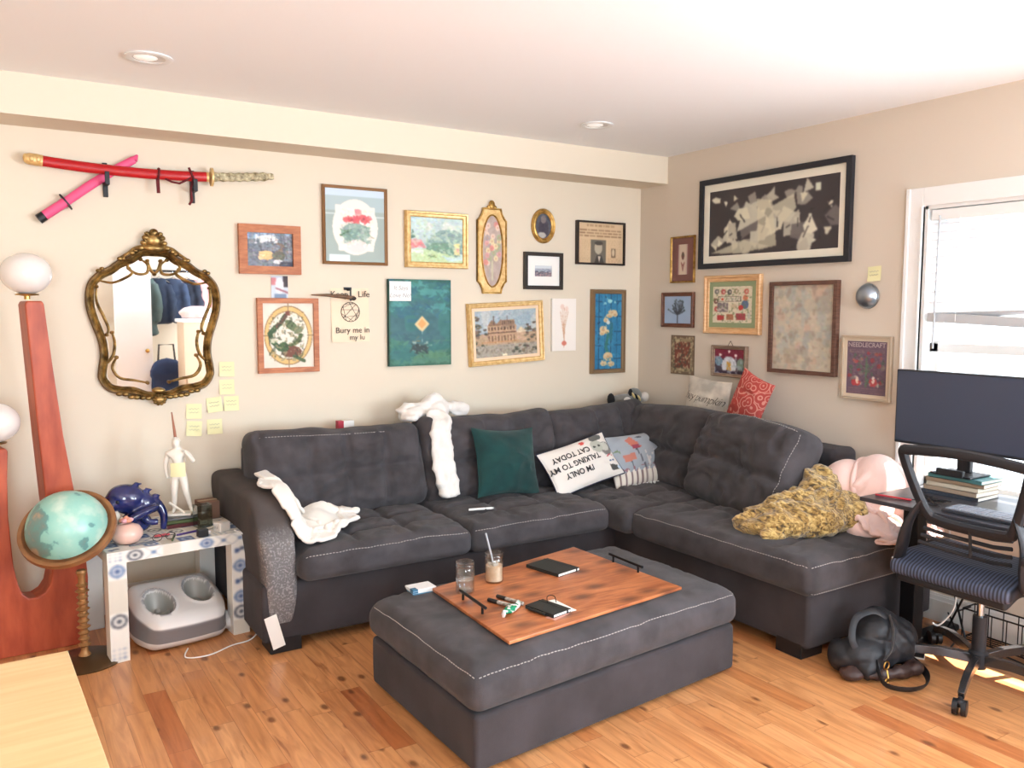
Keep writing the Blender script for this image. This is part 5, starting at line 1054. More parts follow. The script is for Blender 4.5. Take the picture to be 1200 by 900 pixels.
notebook(-1.832, -1.583, ZB, .135, .19, .014, math.radians(12), 'closed black notebook at the back middle of the wooden board')
t = thing('paper_pad', 'loose white paper under the front black notebook', 'paper', (-2.108, -1.975, ZB), (0, 0, math.radians(12)))
MB().prism([(-.055, -.06), (.05, -.075), (.075, .06), (-.03, .085), (-.06, .06)], 0, .0012).build('sheet', m_paper, t, smooth=False)
t = thing('printed_card', 'pale red printed card poking out from under the front black notebook', 'card', (-2.135, -2.045, ZB), (0, 0, .35)); MB().box(-.045, .045, -.022, .022, 0, .0011).build('sheet', mat('card_rose', (216, 160, 146), .6), t, smooth=False)
n2 = notebook(-2.135, -1.985, ZB + .0018, .095, .145, .013, math.radians(12), 'smaller black notebook with a loose elastic, lying near the front edge of the board')
MB().tube(smoothpts([(.028, .03, .016), (.05, .05, .028), (.066, .03, .03), (.05, .005, .016)], 6), .0016, 6).build('elastic_loop', m_black, n2)
MB().tube([(-.052, -.035, .006), (-.052, .05, .006)], .005, 10).build('tucked_pen', m_black, n2)
def marker(x, y, rz, lab, z=ZB, r=.0075):
    t = thing('marker', lab, 'marker', (x, y, z + r), (0, 0, rz))
    MB().tube([(-.065, 0, 0), (.02, 0, 0)], r, 14).build('barrel', mat('marker_barrel', (196, 186, 176), .4, col2=(120, 120, 110), nscale=60), t)
    MB().tube([(.02, 0, 0), (.064, 0, 0), (.067, 0, 0)], [r * 1.05, r * 1.05, r * .8], 14).build('cap', m_black, t)
marker(-2.205, -1.83, math.radians(107), 'black-capped marker nearer the front black notebook'); marker(-2.25, -1.845, math.radians(112), 'black-capped marker lying against the green wrapper')
t = thing('candy_wrapper', 'twisted green and white foil wrapper on the board beside the markers', 'wrapper', (-2.262, -1.928, ZB), (0, 0, .45))
mb = MB().ball((0, 0, .014), (.046, .02, .014), 16).tube([(.035, 0, .013), (.06, .004, .014)], [.008, .022], 10, flat=.5).tube([(-.035, 0, .013), (-.06, -.004, .012)], [.008, .018], 10, flat=.5)
m_wr = mat('green_white_foil', (24, 130, 92), .25, col2=(220, 214, 210), nscale=38, lo=.48, hi=.53, detail=1); voxel(mb, .004, 2, lambda V, N: V + N * (.002 * vn(V * 150, 2))[:, None], 'foil', m_wr, t)
# booklets at the corner
for k, (dx, lab, c) in enumerate((( .006, 'lowest blue-edged booklet of the little stack left of the wooden board', (70, 130, 160)), (.003, 'middle white booklet of the little stack left of the wooden board', (226, 226, 226)), (0, 'topmost white booklet of the little stack left of the wooden board', (236, 236, 236)))):
    t = thing('booklet', lab, 'booklet', (-2.415 + dx, -1.485, .364 + k * .0085), (0, 0, math.radians(-6 + 3 * k)))
    MB().box(-.052, .052, -.038, .038, 0, .008).build('leaves', mat('booklet_%d' % k, c, .6), t, smooth=False, bevel=.001)
    MB().box(-.0525, -.03, -.0385, -.01, .0015, .0086).build('printed_edge', mat('ink_blue', (60, 110, 140), .5), t, smooth=False)
# ------------------------------------------------------------------ pillows and throws on the sofa
def pillow(name, lab, c, R, w, h, t, img=None, col=None, cat='pillow', back=(150, 150, 150), corner=.10, seed=1, puffy=.5, rough=.9, wr=.004, sheen=.2, piping=None, m=None):
    root = thing(name, lab, cat, c, R.to_euler()); nx, ny = 72, 60; V = []; C = []
    U, Vv = np.meshgrid(np.linspace(-1, 1, nx), np.linspace(-1, 1, ny)); U = np.sign(U) * np.abs(U) ** .8; Vv = np.sign(Vv) * np.abs(Vv) ** .8
    X = U * w / 2 * (1 - corner * (1 - Vv ** 2)); Y = Vv * h / 2 * (1 - corner * (1 - U ** 2)); D = t * ((1 - U ** 2).clip(0) * (1 - Vv ** 2).clip(0)) ** puffy
    def wrk(X, Y, s): return wr * (vn(np.stack([X.ravel() * 9, Y.ravel() * 9, X.ravel() * 0 + s], 1), s) + .6 * (1 - 2 * np.abs(vn(np.stack([X.ravel() * 14 + s, Y.ravel() * 22, X.ravel() * 0], 1), s + 3)))).reshape(X.shape) * np.sqrt(((1 - U ** 2) * (1 - Vv ** 2)).clip(0, 1))
    Zf = D + wrk(X, Y, seed); Zb = -D * .8
    VF = np.stack([X.ravel(), Y.ravel(), Zf.ravel()], 1); VB = np.stack([X.ravel(), Y.ravel(), Zb.ravel()], 1)
    Fq = grid_faces(nx, ny); n0 = nx * ny; F = Fq + [tuple(reversed([k + n0 for k in f])) for f in Fq]
    rim = [i for i in range(nx)] + [j * nx + nx - 1 for j in range(1, ny)] + [(ny - 1) * nx + i for i in range(nx - 2, -1, -1)] + [j * nx for j in range(ny - 2, 0, -1)]
    for a, b_ in zip(rim, rim[1:] + rim[:1]): F.append((b_, a, a + n0, b_ + n0))
    if img is not None:
        iu = np.clip(((U + 1) / 2 * img.nx).astype(int), 0, img.nx - 1); iv = np.clip(((1 - Vv) / 2 * img.ny).astype(int), 0, img.ny - 1); cf = img.a[iv, iu].reshape(-1, 3)
        o = make('cover', np.concatenate([VF, VB]), F, paint_mat('printed_cloth', .9, .2), root, angle=180, paint=lin(np.concatenate([cf, np.tile(np.array(back, float), (n0, 1))]) / 255.))
    else: o = make('cover', np.concatenate([VF, VB]), F, m or mat('cloth_%d_%d_%d' % col, col, rough, sheen=sheen, col2=tuple(int(x * .8) for x in col), nscale=10, bump=.3, bscale=200), root, angle=180)
    surf = lambda x, y: float(t * max(0, (1 - min(1, abs(x / (w / 2))) ** 2) * (1 - min(1, abs(y / (h / 2))) ** 2)) ** puffy)
    if piping: mb = MB().tube([tuple(VF[k]) for k in rim[::2]], .004, 6, closed=True); mb.build('piping', piping, root)
    return root, surf
def basis(right, lean):                               # right: world vector of the pillow's x axis; lean: radians the top tips back
    r = Vector(right).normalized(); n = Vector((r.y, -r.x, 0)).normalized(); up = n.cross(r).normalized() * 1
    if up.z < 0: up = -up
    n = r.cross(up).normalized(); R = Matrix.Rotation(0, 4, 'X'); R = Matrix((r, up, n)).transposed().to_4x4()
    return Matrix.Rotation(-lean, 4, r) @ R
def pillow_text(root, surf, txt, size, u, v, m, rot=0, name='lettering', off=.004, **k):
    V, F = text_geo(txt, size, **k); c, s = math.cos(rot), math.sin(rot); out = []
    for x, y, z in V: X, Y = x * c - y * s + u, x * s + y * c + v; out.append((X, Y, surf(X, Y) + off))
    return make(name, out, F, m, root, smooth=False)
pillow('throw_pillow', 'square teal velvet pillow on the long seat against the back cushion', (-1.425, -.545, .655), basis((1, 0, -.07), .32), .41, .39, .095, col=(14, 62, 60), seed=3, sheen=.15, wr=.012, puffy=.62)
# cat pillow lies upside down
i = Img(150, 90, (226, 220, 212))
# drawn for the upright pillow: cats at its left end, writing at right
i.ell(.1, .62, .1, .16, (120, 120, 116)).ell(.1, .66, .07, .1, (190, 190, 180)).ell(.22, .72, .09, .16, (176, 178, 166)).ell(.17, .92, .1, .08, (86, 88, 84)).ell(.26, .72, .02, .03, (40, 40, 40)).ell(.18, .72, .02, .03, (40, 40, 40))
i.ell(.1, .3, .075, .12, (228, 222, 214)).poly([(.03, .2), (.05, .1), (.17, .12), (.17, .26), (.1, .22)], (74, 76, 74)).ell(.075, .32, .018, .022, (60, 90, 130)).ell(.13, .32, .018, .022, (60, 90, 130)).line([(.06, .42), (.1, .46), (.15, .42)], .008, (190, 60, 76)).ell(.02, .15, .05, .04, (190, 206, 220)).ell(.4, .9, .045, .05, (208, 70, 60))
root, sf = pillow('throw_pillow', 'white pillow printed with cats and upside-down black writing', (-.955, -.615, .605), Matrix.Rotation(0, 4, 'Z') @ basis((.975, -.0, .2), .62) @ Matrix.Rotation(PI, 4, 'Z'), .49, .285, .055, img=i, back=(40, 44, 66), seed=5, corner=.06, piping=mat('navy_piping', (36, 40, 60), .8))
for k, s_t in enumerate(("I'M ONLY", 'TALKING TO MY', 'CAT TODAY')): pillow_text(root, sf, s_t, .046, .06, .052 - k * .056, m_ink, bold=.0012)
# flower pillow
i = Img(120, 96, (150, 158, 166)); i.noise(4, 12, 1)
i.line([(.42, .3), (.5, .78)], .012, (74, 74, 84)).line([(.28, .55), (.32, .8)], .01, (80, 84, 90)).poly([(.32, .14), (.42, .06), (.5, .22), (.52, .32), (.38, .32)], (188, 110, 92)).rect(.38, .5, .25, .34, (150, 60, 78)).poly([(.18, .45), (.38, .42), (.38, .56), (.2, .58)], (182, 116, 100)).ell(.56, .1, .05, .03, (70, 70, 80)).ell(.9, .3, .05, .12, (96, 96, 104)).line([(.08, .35), (.14, .33), (.17, .38)], .012, (110, 130, 100))
i.noise(.8, 22, 6, (90, 84, 92), .3, (.55, 1, .4, .72)).noise(.8, 18, 7, (214, 206, 200), .35, (.55, 1, .4, .74)).noise(.8, 26, 9, (140, 90, 100), .2, (0, 1, .68, .78)).rect(0, 1, .78, 1, (120, 100, 100))
for k in range(12): x = .01 + k * .083; i.rect(x, x + .058, .77, 1, (222, 214, 202)).poly([(x, .78), (x + .029, .73), (x + .058, .78)], (222, 214, 202))
root, sf = pillow('throw_pillow', 'blue-grey pillow with orange tulips and a white picket fence along its bottom', (-.53, -.63, .60), basis((1, -.10, .05), .55), .45, .33, .06, img=i, seed=7, corner=.05)
mb = MB()
for k in range(15): x = -.19 + k * .027; mb.ball((x, -.158, .0), (.009, .012, .008), 8)
mb.build('pompom_edge', m_paper, root)
# pumpkin pillow
root, sf = pillow('throw_pillow', 'cream pillow with black script writing standing on the sofa back under the wall pictures', (-.125, -.79, .948), basis((0, -1, -.06), -.0) @ Matrix.Rotation(-.12, 4, 'X'), .36, .27, .05, col=(214, 206, 192), seed=9, corner=.07)
pillow_text(root, sf, 'hey pumpkin', .074, .0, .01, m_ink, rot=-.04, shear=.55, space=.84, bold=-.0012)
MB().box(.10, .135, -.12, -.106, .012, .014).build('label_tag', m_paper, root, smooth=False)
m = bpy.data.materials.new('coral_floral_cloth'); m.use_nodes = True; nt = m.node_tree; b = nt.nodes['Principled BSDF']; b.inputs['Roughness'].default_value = .9; N = lambda t: nt.nodes.new('ShaderNode' + t)
tc = N('TexCoord'); v = N('TexVoronoi'); v.inputs['Scale'].default_value = 17; nt.links.new(tc.outputs['Object'], v.inputs['Vector']); ml = N('Math'); ml.operation = 'MULTIPLY'; ml.inputs[1].default_value = 22; nt.links.new(v.outputs['Distance'], ml.inputs[0]); sn = N('Math'); sn.operation = 'SINE'; nt.links.new(ml.outputs[0], sn.inputs[0])
r1 = N('ValToRGB'); r1.color_ramp.elements[0].position = .45; r1.color_ramp.elements[0].color = rgba((168, 66, 60)); r1.color_ramp.elements[1].position = .8; r1.color_ramp.elements[1].color = rgba((202, 134, 120)); nt.links.new(sn.outputs[0], r1.inputs[0]); nt.links.new(r1.outputs[0], b.inputs['Base Color'])
pillow('throw_pillow', 'coral red pillow with pale swirls propped on its corner on the sofa back', (-.185, -1.18, .985), basis((0, -1, 0), .0) @ Matrix.Rotation(-.12, 4, 'X') @ Matrix.Rotation(-.36, 4, 'Z'), .25, .31, .055, m=m, seed=12, corner=.08, wr=.008)
def folds(a, s, seed, a2=0, s2=40, warp=1.2):
    def f(V, N):
        w = vn(V * 5 + seed, seed); r = 1 - 2 * np.abs(vn(V * s + warp * w[:, None] + seed, seed + 1)); d = a * r
        if a2: d = d + a2 * vn(V * s2, seed + 2)
        return V + N * d[:, None]
    return f
m_fleece = mat('white_fleece', (232, 226, 216), .95, sheen=.5, bump=.5, bscale=260)
t = thing('fleece_throw', 'cream white fleece garment slumped over the sofa arm onto the first seat', 'throw', (-2.6, -.65, .46))
O = Vector((-2.6, -.65, .46)); mb = MB()
def bt(pts, r, flat=None): mb.tube(smoothpts([tuple(Vector(p) - O) for p in pts], 4), r, 10, flat=flat)
def Hf(x, y):
    arm = .685 - .15 * np.clip((-y - .72) / .2, 0, 1) ** 2; seat_ = .462 + .05 * np.exp(-((x + 2.6) ** 2 + (y + .74) ** 2) / .012) + .03 * np.exp(-((x + 2.48) ** 2 + (y + .84) ** 2) / .003)
    k = sstep(-2.66, -2.735, x) * sstep(-.94, -.90, y); return seat_ * (1 - k) + arm * k
drape('fleece', -2.64, -.74, .50, .62, Hf, .60, rot=.45, n=46, seed=3, amp=.05, m=m_fleece, parent=t, origin=O, thick=.018, bend=.5, round_=.45)
drape('fleece_fold', -2.53, -.68, .42, .46, lambda x, y: .485 + .06 * np.exp(-((x + 2.53) ** 2 / .012 + (y + .62) ** 2 / .003)) + .05 * np.exp(-((x + 2.58) ** 2 + (y + .72) ** 2) / .006), .5, rot=-.3, n=36, seed=5, amp=.06, m=m_fleece, parent=t, origin=O, thick=.018, bend=.5, round_=.5)
drape('fleece_fold', -2.70, -.57, .26, .34, lambda x, y: np.where(x < -2.735, .70, .70 - (x + 2.735) * 1.6), .6, rot=.8, n=28, seed=6, amp=.05, m=m_fleece, parent=t, origin=O, thick=.016, bend=.5, round_=.5)
t = thing('scarf', 'white knitted scarf bunched on the sofa back with one end hanging down', 'scarf', (-1.78, -.36, .9)); O = Vector((-1.78, -.36, .9)); mb = MB()
bt([(-1.93, -.24, .915), (-1.85, -.24, .95), (-1.76, -.24, .97), (-1.68, -.25, .965), (-1.60, -.25, .94), (-1.50, -.25, .925)], [.03 + .012 * math.sin(k * .8) for k in range(21)])
bt([(-1.86, -.25, .93), (-1.76, -.26, .985), (-1.70, -.24, 1.0)], .028)
mb.ball(tuple(Vector((-1.85, -.28, .925)) - O), (.07, .05, .03), 12); mb.ball(tuple(Vector((-1.72, -.28, .935)) - O), (.07, .05, .04), 12); mb.ball(tuple(Vector((-1.9, -.3, .905)) - O), (.05, .05, .02), 12)
for dx in (-.035, 0, .035): bt([(-1.75 + dx, -.30, .94), (-1.765 + dx, -.41, .885), (-1.785 + dx * 1.1, -.455, .75), (-1.785 + dx * 1.1, -.50, .62), (-1.765 + dx, -.535, .50)], .022)
voxel(mb, .008, 4, folds(.013, 16, 8, .003, 60, 2.), 'knit', mat('white_knit', (228, 224, 218), .95, sheen=.3, bump=.6, bscale=180), t)
m_gold_fur = bpy.data.materials.new('golden_faux_fur'); m_gold_fur.use_nodes = True; nt = m_gold_fur.node_tree; b = nt.nodes['Principled BSDF']; b.inputs['Roughness'].default_value = .75; b.inputs['Sheen Weight'].default_value = .4
N = lambda t: nt.nodes.new('ShaderNode' + t); tc = N('TexCoord'); mp = N('Mapping'); mp.inputs['Scale'].default_value = (30, 12, 30); mp.inputs['Rotation'].default_value = (.3, .2, .5); nt.links.new(tc.outputs['Object'], mp.inputs[0]); n1 = N('TexNoise'); n1.inputs['Scale'].default_value = 2.2; n1.inputs['Detail'].default_value = 4; n1.inputs['Distortion'].default_value = .8; nt.links.new(mp.outputs[0], n1.inputs['Vector'])
r1 = N('ValToRGB'); e = r1.color_ramp.elements; e[0].position = .34; e[0].color = rgba((70, 52, 22)); e[1].position = .66; e[1].color = rgba((214, 184, 116)); q = e.new(.48); q.color = rgba((150, 118, 58)); nt.links.new(n1.outputs[0], r1.inputs[0]); nt.links.new(r1.outputs[0], b.inputs['Base Color']); bp = N('Bump'); bp.inputs['Strength'].default_value = 1; bp.inputs['Distance'].default_value = .01; nt.links.new(n1.outputs[0], bp.inputs['Height']); nt.links.new(bp.outputs[0], b.inputs['Normal'])
t = thing('fur_blanket', 'golden brown faux fur blanket heaped on the chaise', 'blanket', (-.65, -1.9, .45)); O = Vector((-.65, -1.9, .45)); mb = MB()
for c, r in (((-.82, -1.82, .49), (.09, .12, .05)), ((-.72, -1.88, .52), (.15, .15, .085)), ((-.58, -1.95, .53), (.17, .14, .095)), ((-.46, -2.0, .54), (.12, .12, .10)), ((-.44, -1.86, .60), (.09, .11, .10)), ((-.42, -1.84, .67), (.065, .085, .06)), ((-.5, -1.78, .55), (.12, .12, .08)), ((-.84, -1.93, .475), (.06, .05, .03)), ((-.40, -2.08, .50), (.07, .07, .06))): mb.ball(tuple(Vector(c) - O), r, 16)
bt([(-.88, -1.80, .50), (-.80, -1.92, .51), (-.70, -2.0, .50), (-.60, -2.06, .49)], .035); bt([(-.8, -1.74, .53), (-.66, -1.86, .60), (-.52, -1.96, .62), (-.4, -2.02, .60)], .035)
voxel(mb, .011, 3, folds(.022, 11, 5, .005, 60, 2.0), 'fur', m_gold_fur, t)
t = thing('pink_blanket', 'pale pink fleece blanket piled at the end of the chaise behind the fur blanket', 'blanket', (-.25, -2.05, .45)); O = Vector((-.25, -2.05, .45)); mb = MB()
PM = ((-.27, -1.90, .30, .13), (-.22, -2.03, .34, .13), (-.2, -2.14, .27, .09), (-.40, -2.10, .10, .12))
def Hp(x, y):
    z = .45 + 0 * x
    for a, b_, q, r in PM: z = np.maximum(z, .45 + q * np.sqrt(np.clip(1 - ((x - a) ** 2 + (y - b_) ** 2) / (r * 1.35) ** 2, 0, 1)))
    return np.where(x > -.03, 1.2 * 0 + z, z)
voxel((lambda mb_: [mb_.ball(tuple(Vector((a, b_, .45 + q * .35)) - O), (r, r * .9, q * .6), 16) for a, b_, q, r in PM] and mb_)(MB()), .012, 4, folds(.02, 9, 9), 'inner_folds', mat('pink_fleece', (228, 196, 188), .95, sheen=.3, bump=.4, bscale=150), t)
drape('fleece', -.28, -2.03, 1.05, 1.05, Hp, .52, rot=.2, n=64, seed=9, amp=.05, m=MATS['pink_fleece'], parent=t, origin=O, thick=.012, bend=.35, round_=.3, xmax=-.03)
# stuffed toy in the corner
t = thing('stuffed_toy', 'grey, black and white stuffed animal lying on top of the sofa in the corner', 'stuffed toy', (-.2, -.15, .835))
voxel(MB().ball((-.06, 0, .055), (.11, .05, .048), 18).ball((.04, 0, .09), (.05, .045, .05), 16).ball((-.14, 0, .05), (.04, .035, .035), 12).ball((.07, .02, .05), (.05, .04, .04), 12), .007, 5, folds(.003, 30, 2), 'body', mat('grey_plush', (112, 112, 108), .95, sheen=.4), t)
MB().ball((-.165, -.005, .07), (.018, .035, .045), 12).build('black_paw', mat('black_plush', (24, 23, 24), .9), t); MB().ball((-.02, -.03, .115), (.014, .016, .026), 10).build('black_ear', MATS['black_plush'], t); MB().ball((.13, 0, .075), (.032, .03, .035), 14).build('white_paw', mat('white_plush', (220, 214, 206), .95), t); MB().ball((-.06, -.045, .07), (.03, .012, .018), 10).build('white_muzzle', mat('white_plush', (220, 214, 206), .95), t)
for k in range(3): MB().ball((-.005 + k * .025, -.044, .095 - k * .01), (.007, .01, .026), 10, R=Matrix.Rotation(-.6, 3, 'Y')).build('striped_tail', mat('yellow_plush', (220, 200, 140), .9) if k % 2 == 0 else mat('black_plush', (24, 23, 24), .9), t)
# small bits
t = thing('card_box', 'small red and white card box on the sofa back near the wall', 'box', (-2.20, -.11, .82)); MB().box(-.045, .045, -.02, .02, -.019, .07).build('carton', m_paper, t, smooth=False); MB().box(-.046, -.015, -.021, .021, -.0195, .071).build('red_band', mat('red_print', (176, 40, 60), .5), t, smooth=False)
t = thing('remote_control', 'slim white pen-like stylus lying on the middle seat cushion', 'stylus', (-1.735, -.80, .478), (0, 0, -.25)); MB().tube([(-.065, 0, 0), (.055, 0, 0), (.068, 0, 0)], [.006, .006, .002], 10).build('barrel', m_paper, t); MB().tube([(.02, 0, 0), (.026, 0, 0)], .0065, 10).build('grip_ring', m_chrome, t)
# ------------------------------------------------------------------ desk corner
m_desk = mat('desk_laminate', (58, 58, 64), .28)
dk = thing('desk', 'black standing desk with a metal T-foot in front of the window', 'desk', (-.40, -2.95, 0))
MB().box(-.29, .28, -.70, .69, .682, .70).build('desktop', m_desk, dk, smooth=False, bevel=.003)
for y in (.62, -.62):
    lg = MB().box(-.02, .055, y - .035, y + .035, .03, .682).build('leg', m_blackm, dk, smooth=False, bevel=.004)
    MB().box(-.012, .047, y - .027, y + .027, .03, .05).box(-.27, .36, y - .036, y + .036, 0, .032).build('foot', m_blackm, lg, smooth=False, bevel=.012, bseg=3)
MB().box(.0, .05, -.6, .6, .63, .675).build('crossbar', m_blackm, dk, smooth=False)
DZ = .7005
cols = ((52, 60, 72), (168, 150, 130), (206, 196, 176), (150, 128, 104), (76, 130, 132))
labs = ('slate book lowest in the stack under the monitor', 'tan book second from the bottom under the monitor', 'cream book in the middle of the stack under the monitor', 'brown book second from the top under the monitor', 'teal book topmost of the stack under the monitor')
z = DZ
for k in range(5):
    h = (.018, .02, .02, .018, .016)[k]; book('book', labs[k], -.29, -2.47 - .006 * k, z, .17, .25 - .012 * (k % 3), h - .0006, (.02, -.03, .01, .05, -.02)[k], cols[k], 'books under the monitor'); z += h
mo = thing('monitor', 'wide black computer monitor on a pile of books in front of the window', 'monitor', (-.32, -2.60, z + .0005), (0, 0, -.02))
MB().box(-.07, .09, .03, .21, 0, .008).box(-.075, -.055, .06, .18, 0, .03).build('stand_base', m_black, mo, smooth=False, bevel=.003)
MB().box(.03, .055, .09, .15, .008, .30).build('stand_neck', m_black, mo, smooth=False, bevel=.004)
zb = .90 - z
MB().box(-.03, .01, -.415, .415, zb, zb + .335).build('housing', mat('monitor_black', (30, 32, 38), .4), mo, smooth=False, bevel=.004)
MB().box(-.0312, -.03, -.408, .408, zb + .012, zb + .328).build('screen', mat('flare_lightened_screen', (60, 68, 86), .25), mo, smooth=False)  # dark screen; bluish veil of window flare is mixed into its base colour
kb = thing('keyboard', 'dark low computer keyboard near the front edge of the desk', 'keyboard', (-.58, -2.80, DZ), (0, 0, .04))
MB().box(-.065, .065, -.2, .2, 0, .012).build('case', mat('keyboard_case', (50, 52, 60), .5), kb, smooth=False, bevel=.003)
mk_ = mat('keycap', (140, 146, 158), .5)
for r in range(5):
    for c in range(13):
        if r == 4 and 4 <= c <= 8:
            if c == 4: MB().box(-.058, -.040, .2 - .03 - 8 * .03 + .0, .2 - .03 * 4 - .012, .0122, .018).build('space_bar', mk_, kb, smooth=False, bevel=.001)
            continue
        MB().box(.040 - r * .0235, .059 - r * .0235, .2 - .012 - (c + 1) * .029 + .003, .2 - .012 - c * .029, .0122, .018).build('key', mk_, kb, smooth=False, bevel=.001)
t = thing('audio_cable', 'tangled thin black cable lying on the desk beside the keyboard', 'cable', (-.55, -2.48, DZ + .004)); R5 = random.Random(4)
MB().tube(smoothpts([(R5.uniform(-.07, .07), R5.uniform(-.09, .09), R5.uniform(0, .012)) for _ in range(16)], 6), .0028, 6).build('cord', m_black, t)
t = pen(-.60, -2.36, DZ, -1.35, .15, (176, 46, 58), 'red pen lying on the desk left of the black cable')
# office chair
ch = thing('office_chair', 'black mesh-back swivel office chair on casters pulled up to the desk', 'office chair', (-.50, -2.70, 0))
C0 = Vector((-.5, -2.7, 0)); lc = lambda p: tuple(Vector(p) - C0)
m_ch = mat('chair_black', (34, 35, 40), .5)
MB().lathe([(.03, .055), (.036, .07), (.036, .12), (.027, .13), (.027, .27), (.0, .27)], 24).build('column_sleeve', m_ch, ch)
MB().lathe([(.014, .27), (.014, .425), (0, .425)], 20).build('gas_lift', m_chrome, ch)
m_leg = mat('chair_base_metal', (92, 90, 92), .25, metal=.8)
for a in (200, 272, 344, 56, 128):
    a = math.radians(a); c, s = math.cos(a), math.sin(a); P5 = [(r * c, r * s, zz) for r, zz in ((.03, .095), (.13, .105), (.23, .104), (.31, .090), (.36, .070))]
    lg = MB().tube(P5, [.028, .026, .025, .023, .021], 4, flat=.75).build('leg', m_leg, ch, bevel=.002)
    X, Y = .372 * c, .372 * s; mb = MB(); ax = Vector((-s, c, 0))
    for sg in (-1, 1):
        q = Vector((X, Y, .030)) + ax * .015 * sg; mb.tube([tuple(q - ax * .009), tuple(q + ax * .009)], .030, 20)
    mb.tube([(X, Y, .03), (X, Y, .07)], .008, 8); mb.ball((X, Y, .05), (.02, .02, .014), 12); mb.build('caster', m_black, lg)
def seatfn(P, h):
    P = P.copy(); x, y = P[:, 0] / h[0], P[:, 1] / h[1]; P[:, 2] += -.03 * sstep(.5, 1, -x) ** 1 * 1 + .012 * y * y * sstep(0, 1, P[:, 2] / h[2] + .5) - .02 * sstep(.6, 1, x); return P
m = bpy.data.materials.new('striped_seat_mesh'); m.use_nodes = True; nt = m.node_tree; b = nt.nodes['Principled BSDF']; b.inputs['Roughness'].default_value = .7; N = lambda t: nt.nodes.new('ShaderNode' + t)
tc = N('TexCoord'); w = N('TexWave'); w.wave_type = 'BANDS'; w.bands_direction = 'Y'; w.inputs['Scale'].default_value = 22; w.inputs['Distortion'].default_value = 1.2; w.inputs['Detail'].default_value = 0; w.inputs['Detail Scale'].default_value = .4; nt.links.new(tc.outputs['Object'], w.inputs['Vector'])
r1 = N('ValToRGB'); r1.color_ramp.elements[0].color = rgba((32, 34, 42)); r1.color_ramp.elements[1].color = rgba((86, 96, 122)); nt.links.new(w.outputs[0], r1.inputs[0]); nt.links.new(r1.outputs[0], b.inputs['Base Color'])
Puff((.47, .49, .055), .026, 30, seatfn).build('seat_cushion', m, ch, loc=(.0, .02, .475))
Puff((.43, .45, .04), .018, 20, seatfn).build('seat_pan', m_ch, ch, loc=(.0, .02, .438))
MB().box(-.10, .10, -.06, .06, .395, .425).build('tilt_mechanism', m_ch, ch, smooth=False, bevel=.004)
fr = [(-.80, -2.53, .955), (-.805, -2.75, .968), (-.80, -2.985, .95), (-.795, -3.0, .93), (-.765, -2.965, .80), (-.745, -2.93, .70), (-.735, -2.90, .68), (-.73, -2.75, .675), (-.735, -2.64, .685), (-.745, -2.60, .71), (-.765, -2.56, .80), (-.79, -2.52, .93)]
bf = MB().tube([lc(p) for p in cr(fr + [fr[0]], 5)[:-1]], .017, 8, closed=True, flat=1.2, up=(1, 0, 0)).build('back_frame', m_ch, ch)
mm = bpy.data.materials.new('sheer_back_mesh'); mm.use_nodes = True; nt = mm.node_tree; nt.nodes.clear(); o_ = nt.nodes.new('ShaderNodeOutputMaterial'); t_ = nt.nodes.new('ShaderNodeBsdfTransparent'); g_ = nt.nodes.new('ShaderNodeBsdfDiffuse'); x_ = nt.nodes.new('ShaderNodeMixShader'); g_.inputs[0].default_value = rgba((70, 74, 84))
x_.inputs[0].default_value = .1; nt.links.new(t_.outputs[0], x_.inputs[1]); nt.links.new(g_.outputs[0], x_.inputs[2]); nt.links.new(x_.outputs[0], o_.inputs[0])
Pf = [lc(p) for p in fr]; cc = tuple(sum(p[k] for p in Pf) / len(Pf) for k in range(3)); MB().add(Pf + [cc], [(k, (k + 1) % len(Pf), len(Pf)) for k in range(len(Pf))]).build('mesh_panel', mm, bf, smooth=False)
for k in range(4):
    zz = .655 - k * .03; MB().tube([lc((-.745, -2.60 + .01 * k, zz + .02)), lc((-.72, -2.68, zz + .004)), lc((-.712, -2.76, zz)), lc((-.72, -2.85, zz)), lc((-.745, -2.93 - .0 * k, zz + .015))], .008, 6, flat=.6).build('lumbar_slat', m_ch, ch)
MB().tube([lc((-.74, -2.77, .675)), lc((-.715, -2.765, .565))], .008, 8, flat=.6).build('lumbar_rib', m_ch, ch)
for sy, y0, y1, y2 in ((1, -2.59, -2.53, -2.455), (-1, -2.94, -2.975, -2.96)):
    MB().tube([lc(p) for p in smoothpts([(-.755, y0, .76), (-.75, y1, .66), (-.725, (y1 + y2) / 2, .56), (-.68, y2, .485), (-.60, y2 + .01 * sy, .455)], 4)], [.016, .018, .021, .024, .027, .029, .031, .033, .034, .034, .034, .033, .032, .030, .028, .026, .024], 10, flat=.55, up=(1, 0, 0)).build('side_support', m_ch, ch)
MB().box(-.30, -.02, -.325, -.285, .60, .63).box(-.23, -.17, -.315, -.295, .44, .60).build('armrest', m_ch, ch, smooth=False, bevel=.008, bseg=3)
for y in (-2.43,): MB().tube([lc((-.69, y, .47)), lc((-.69, y - .02, .47))], .012, 14).build('pivot_screw', m_chrome, ch)
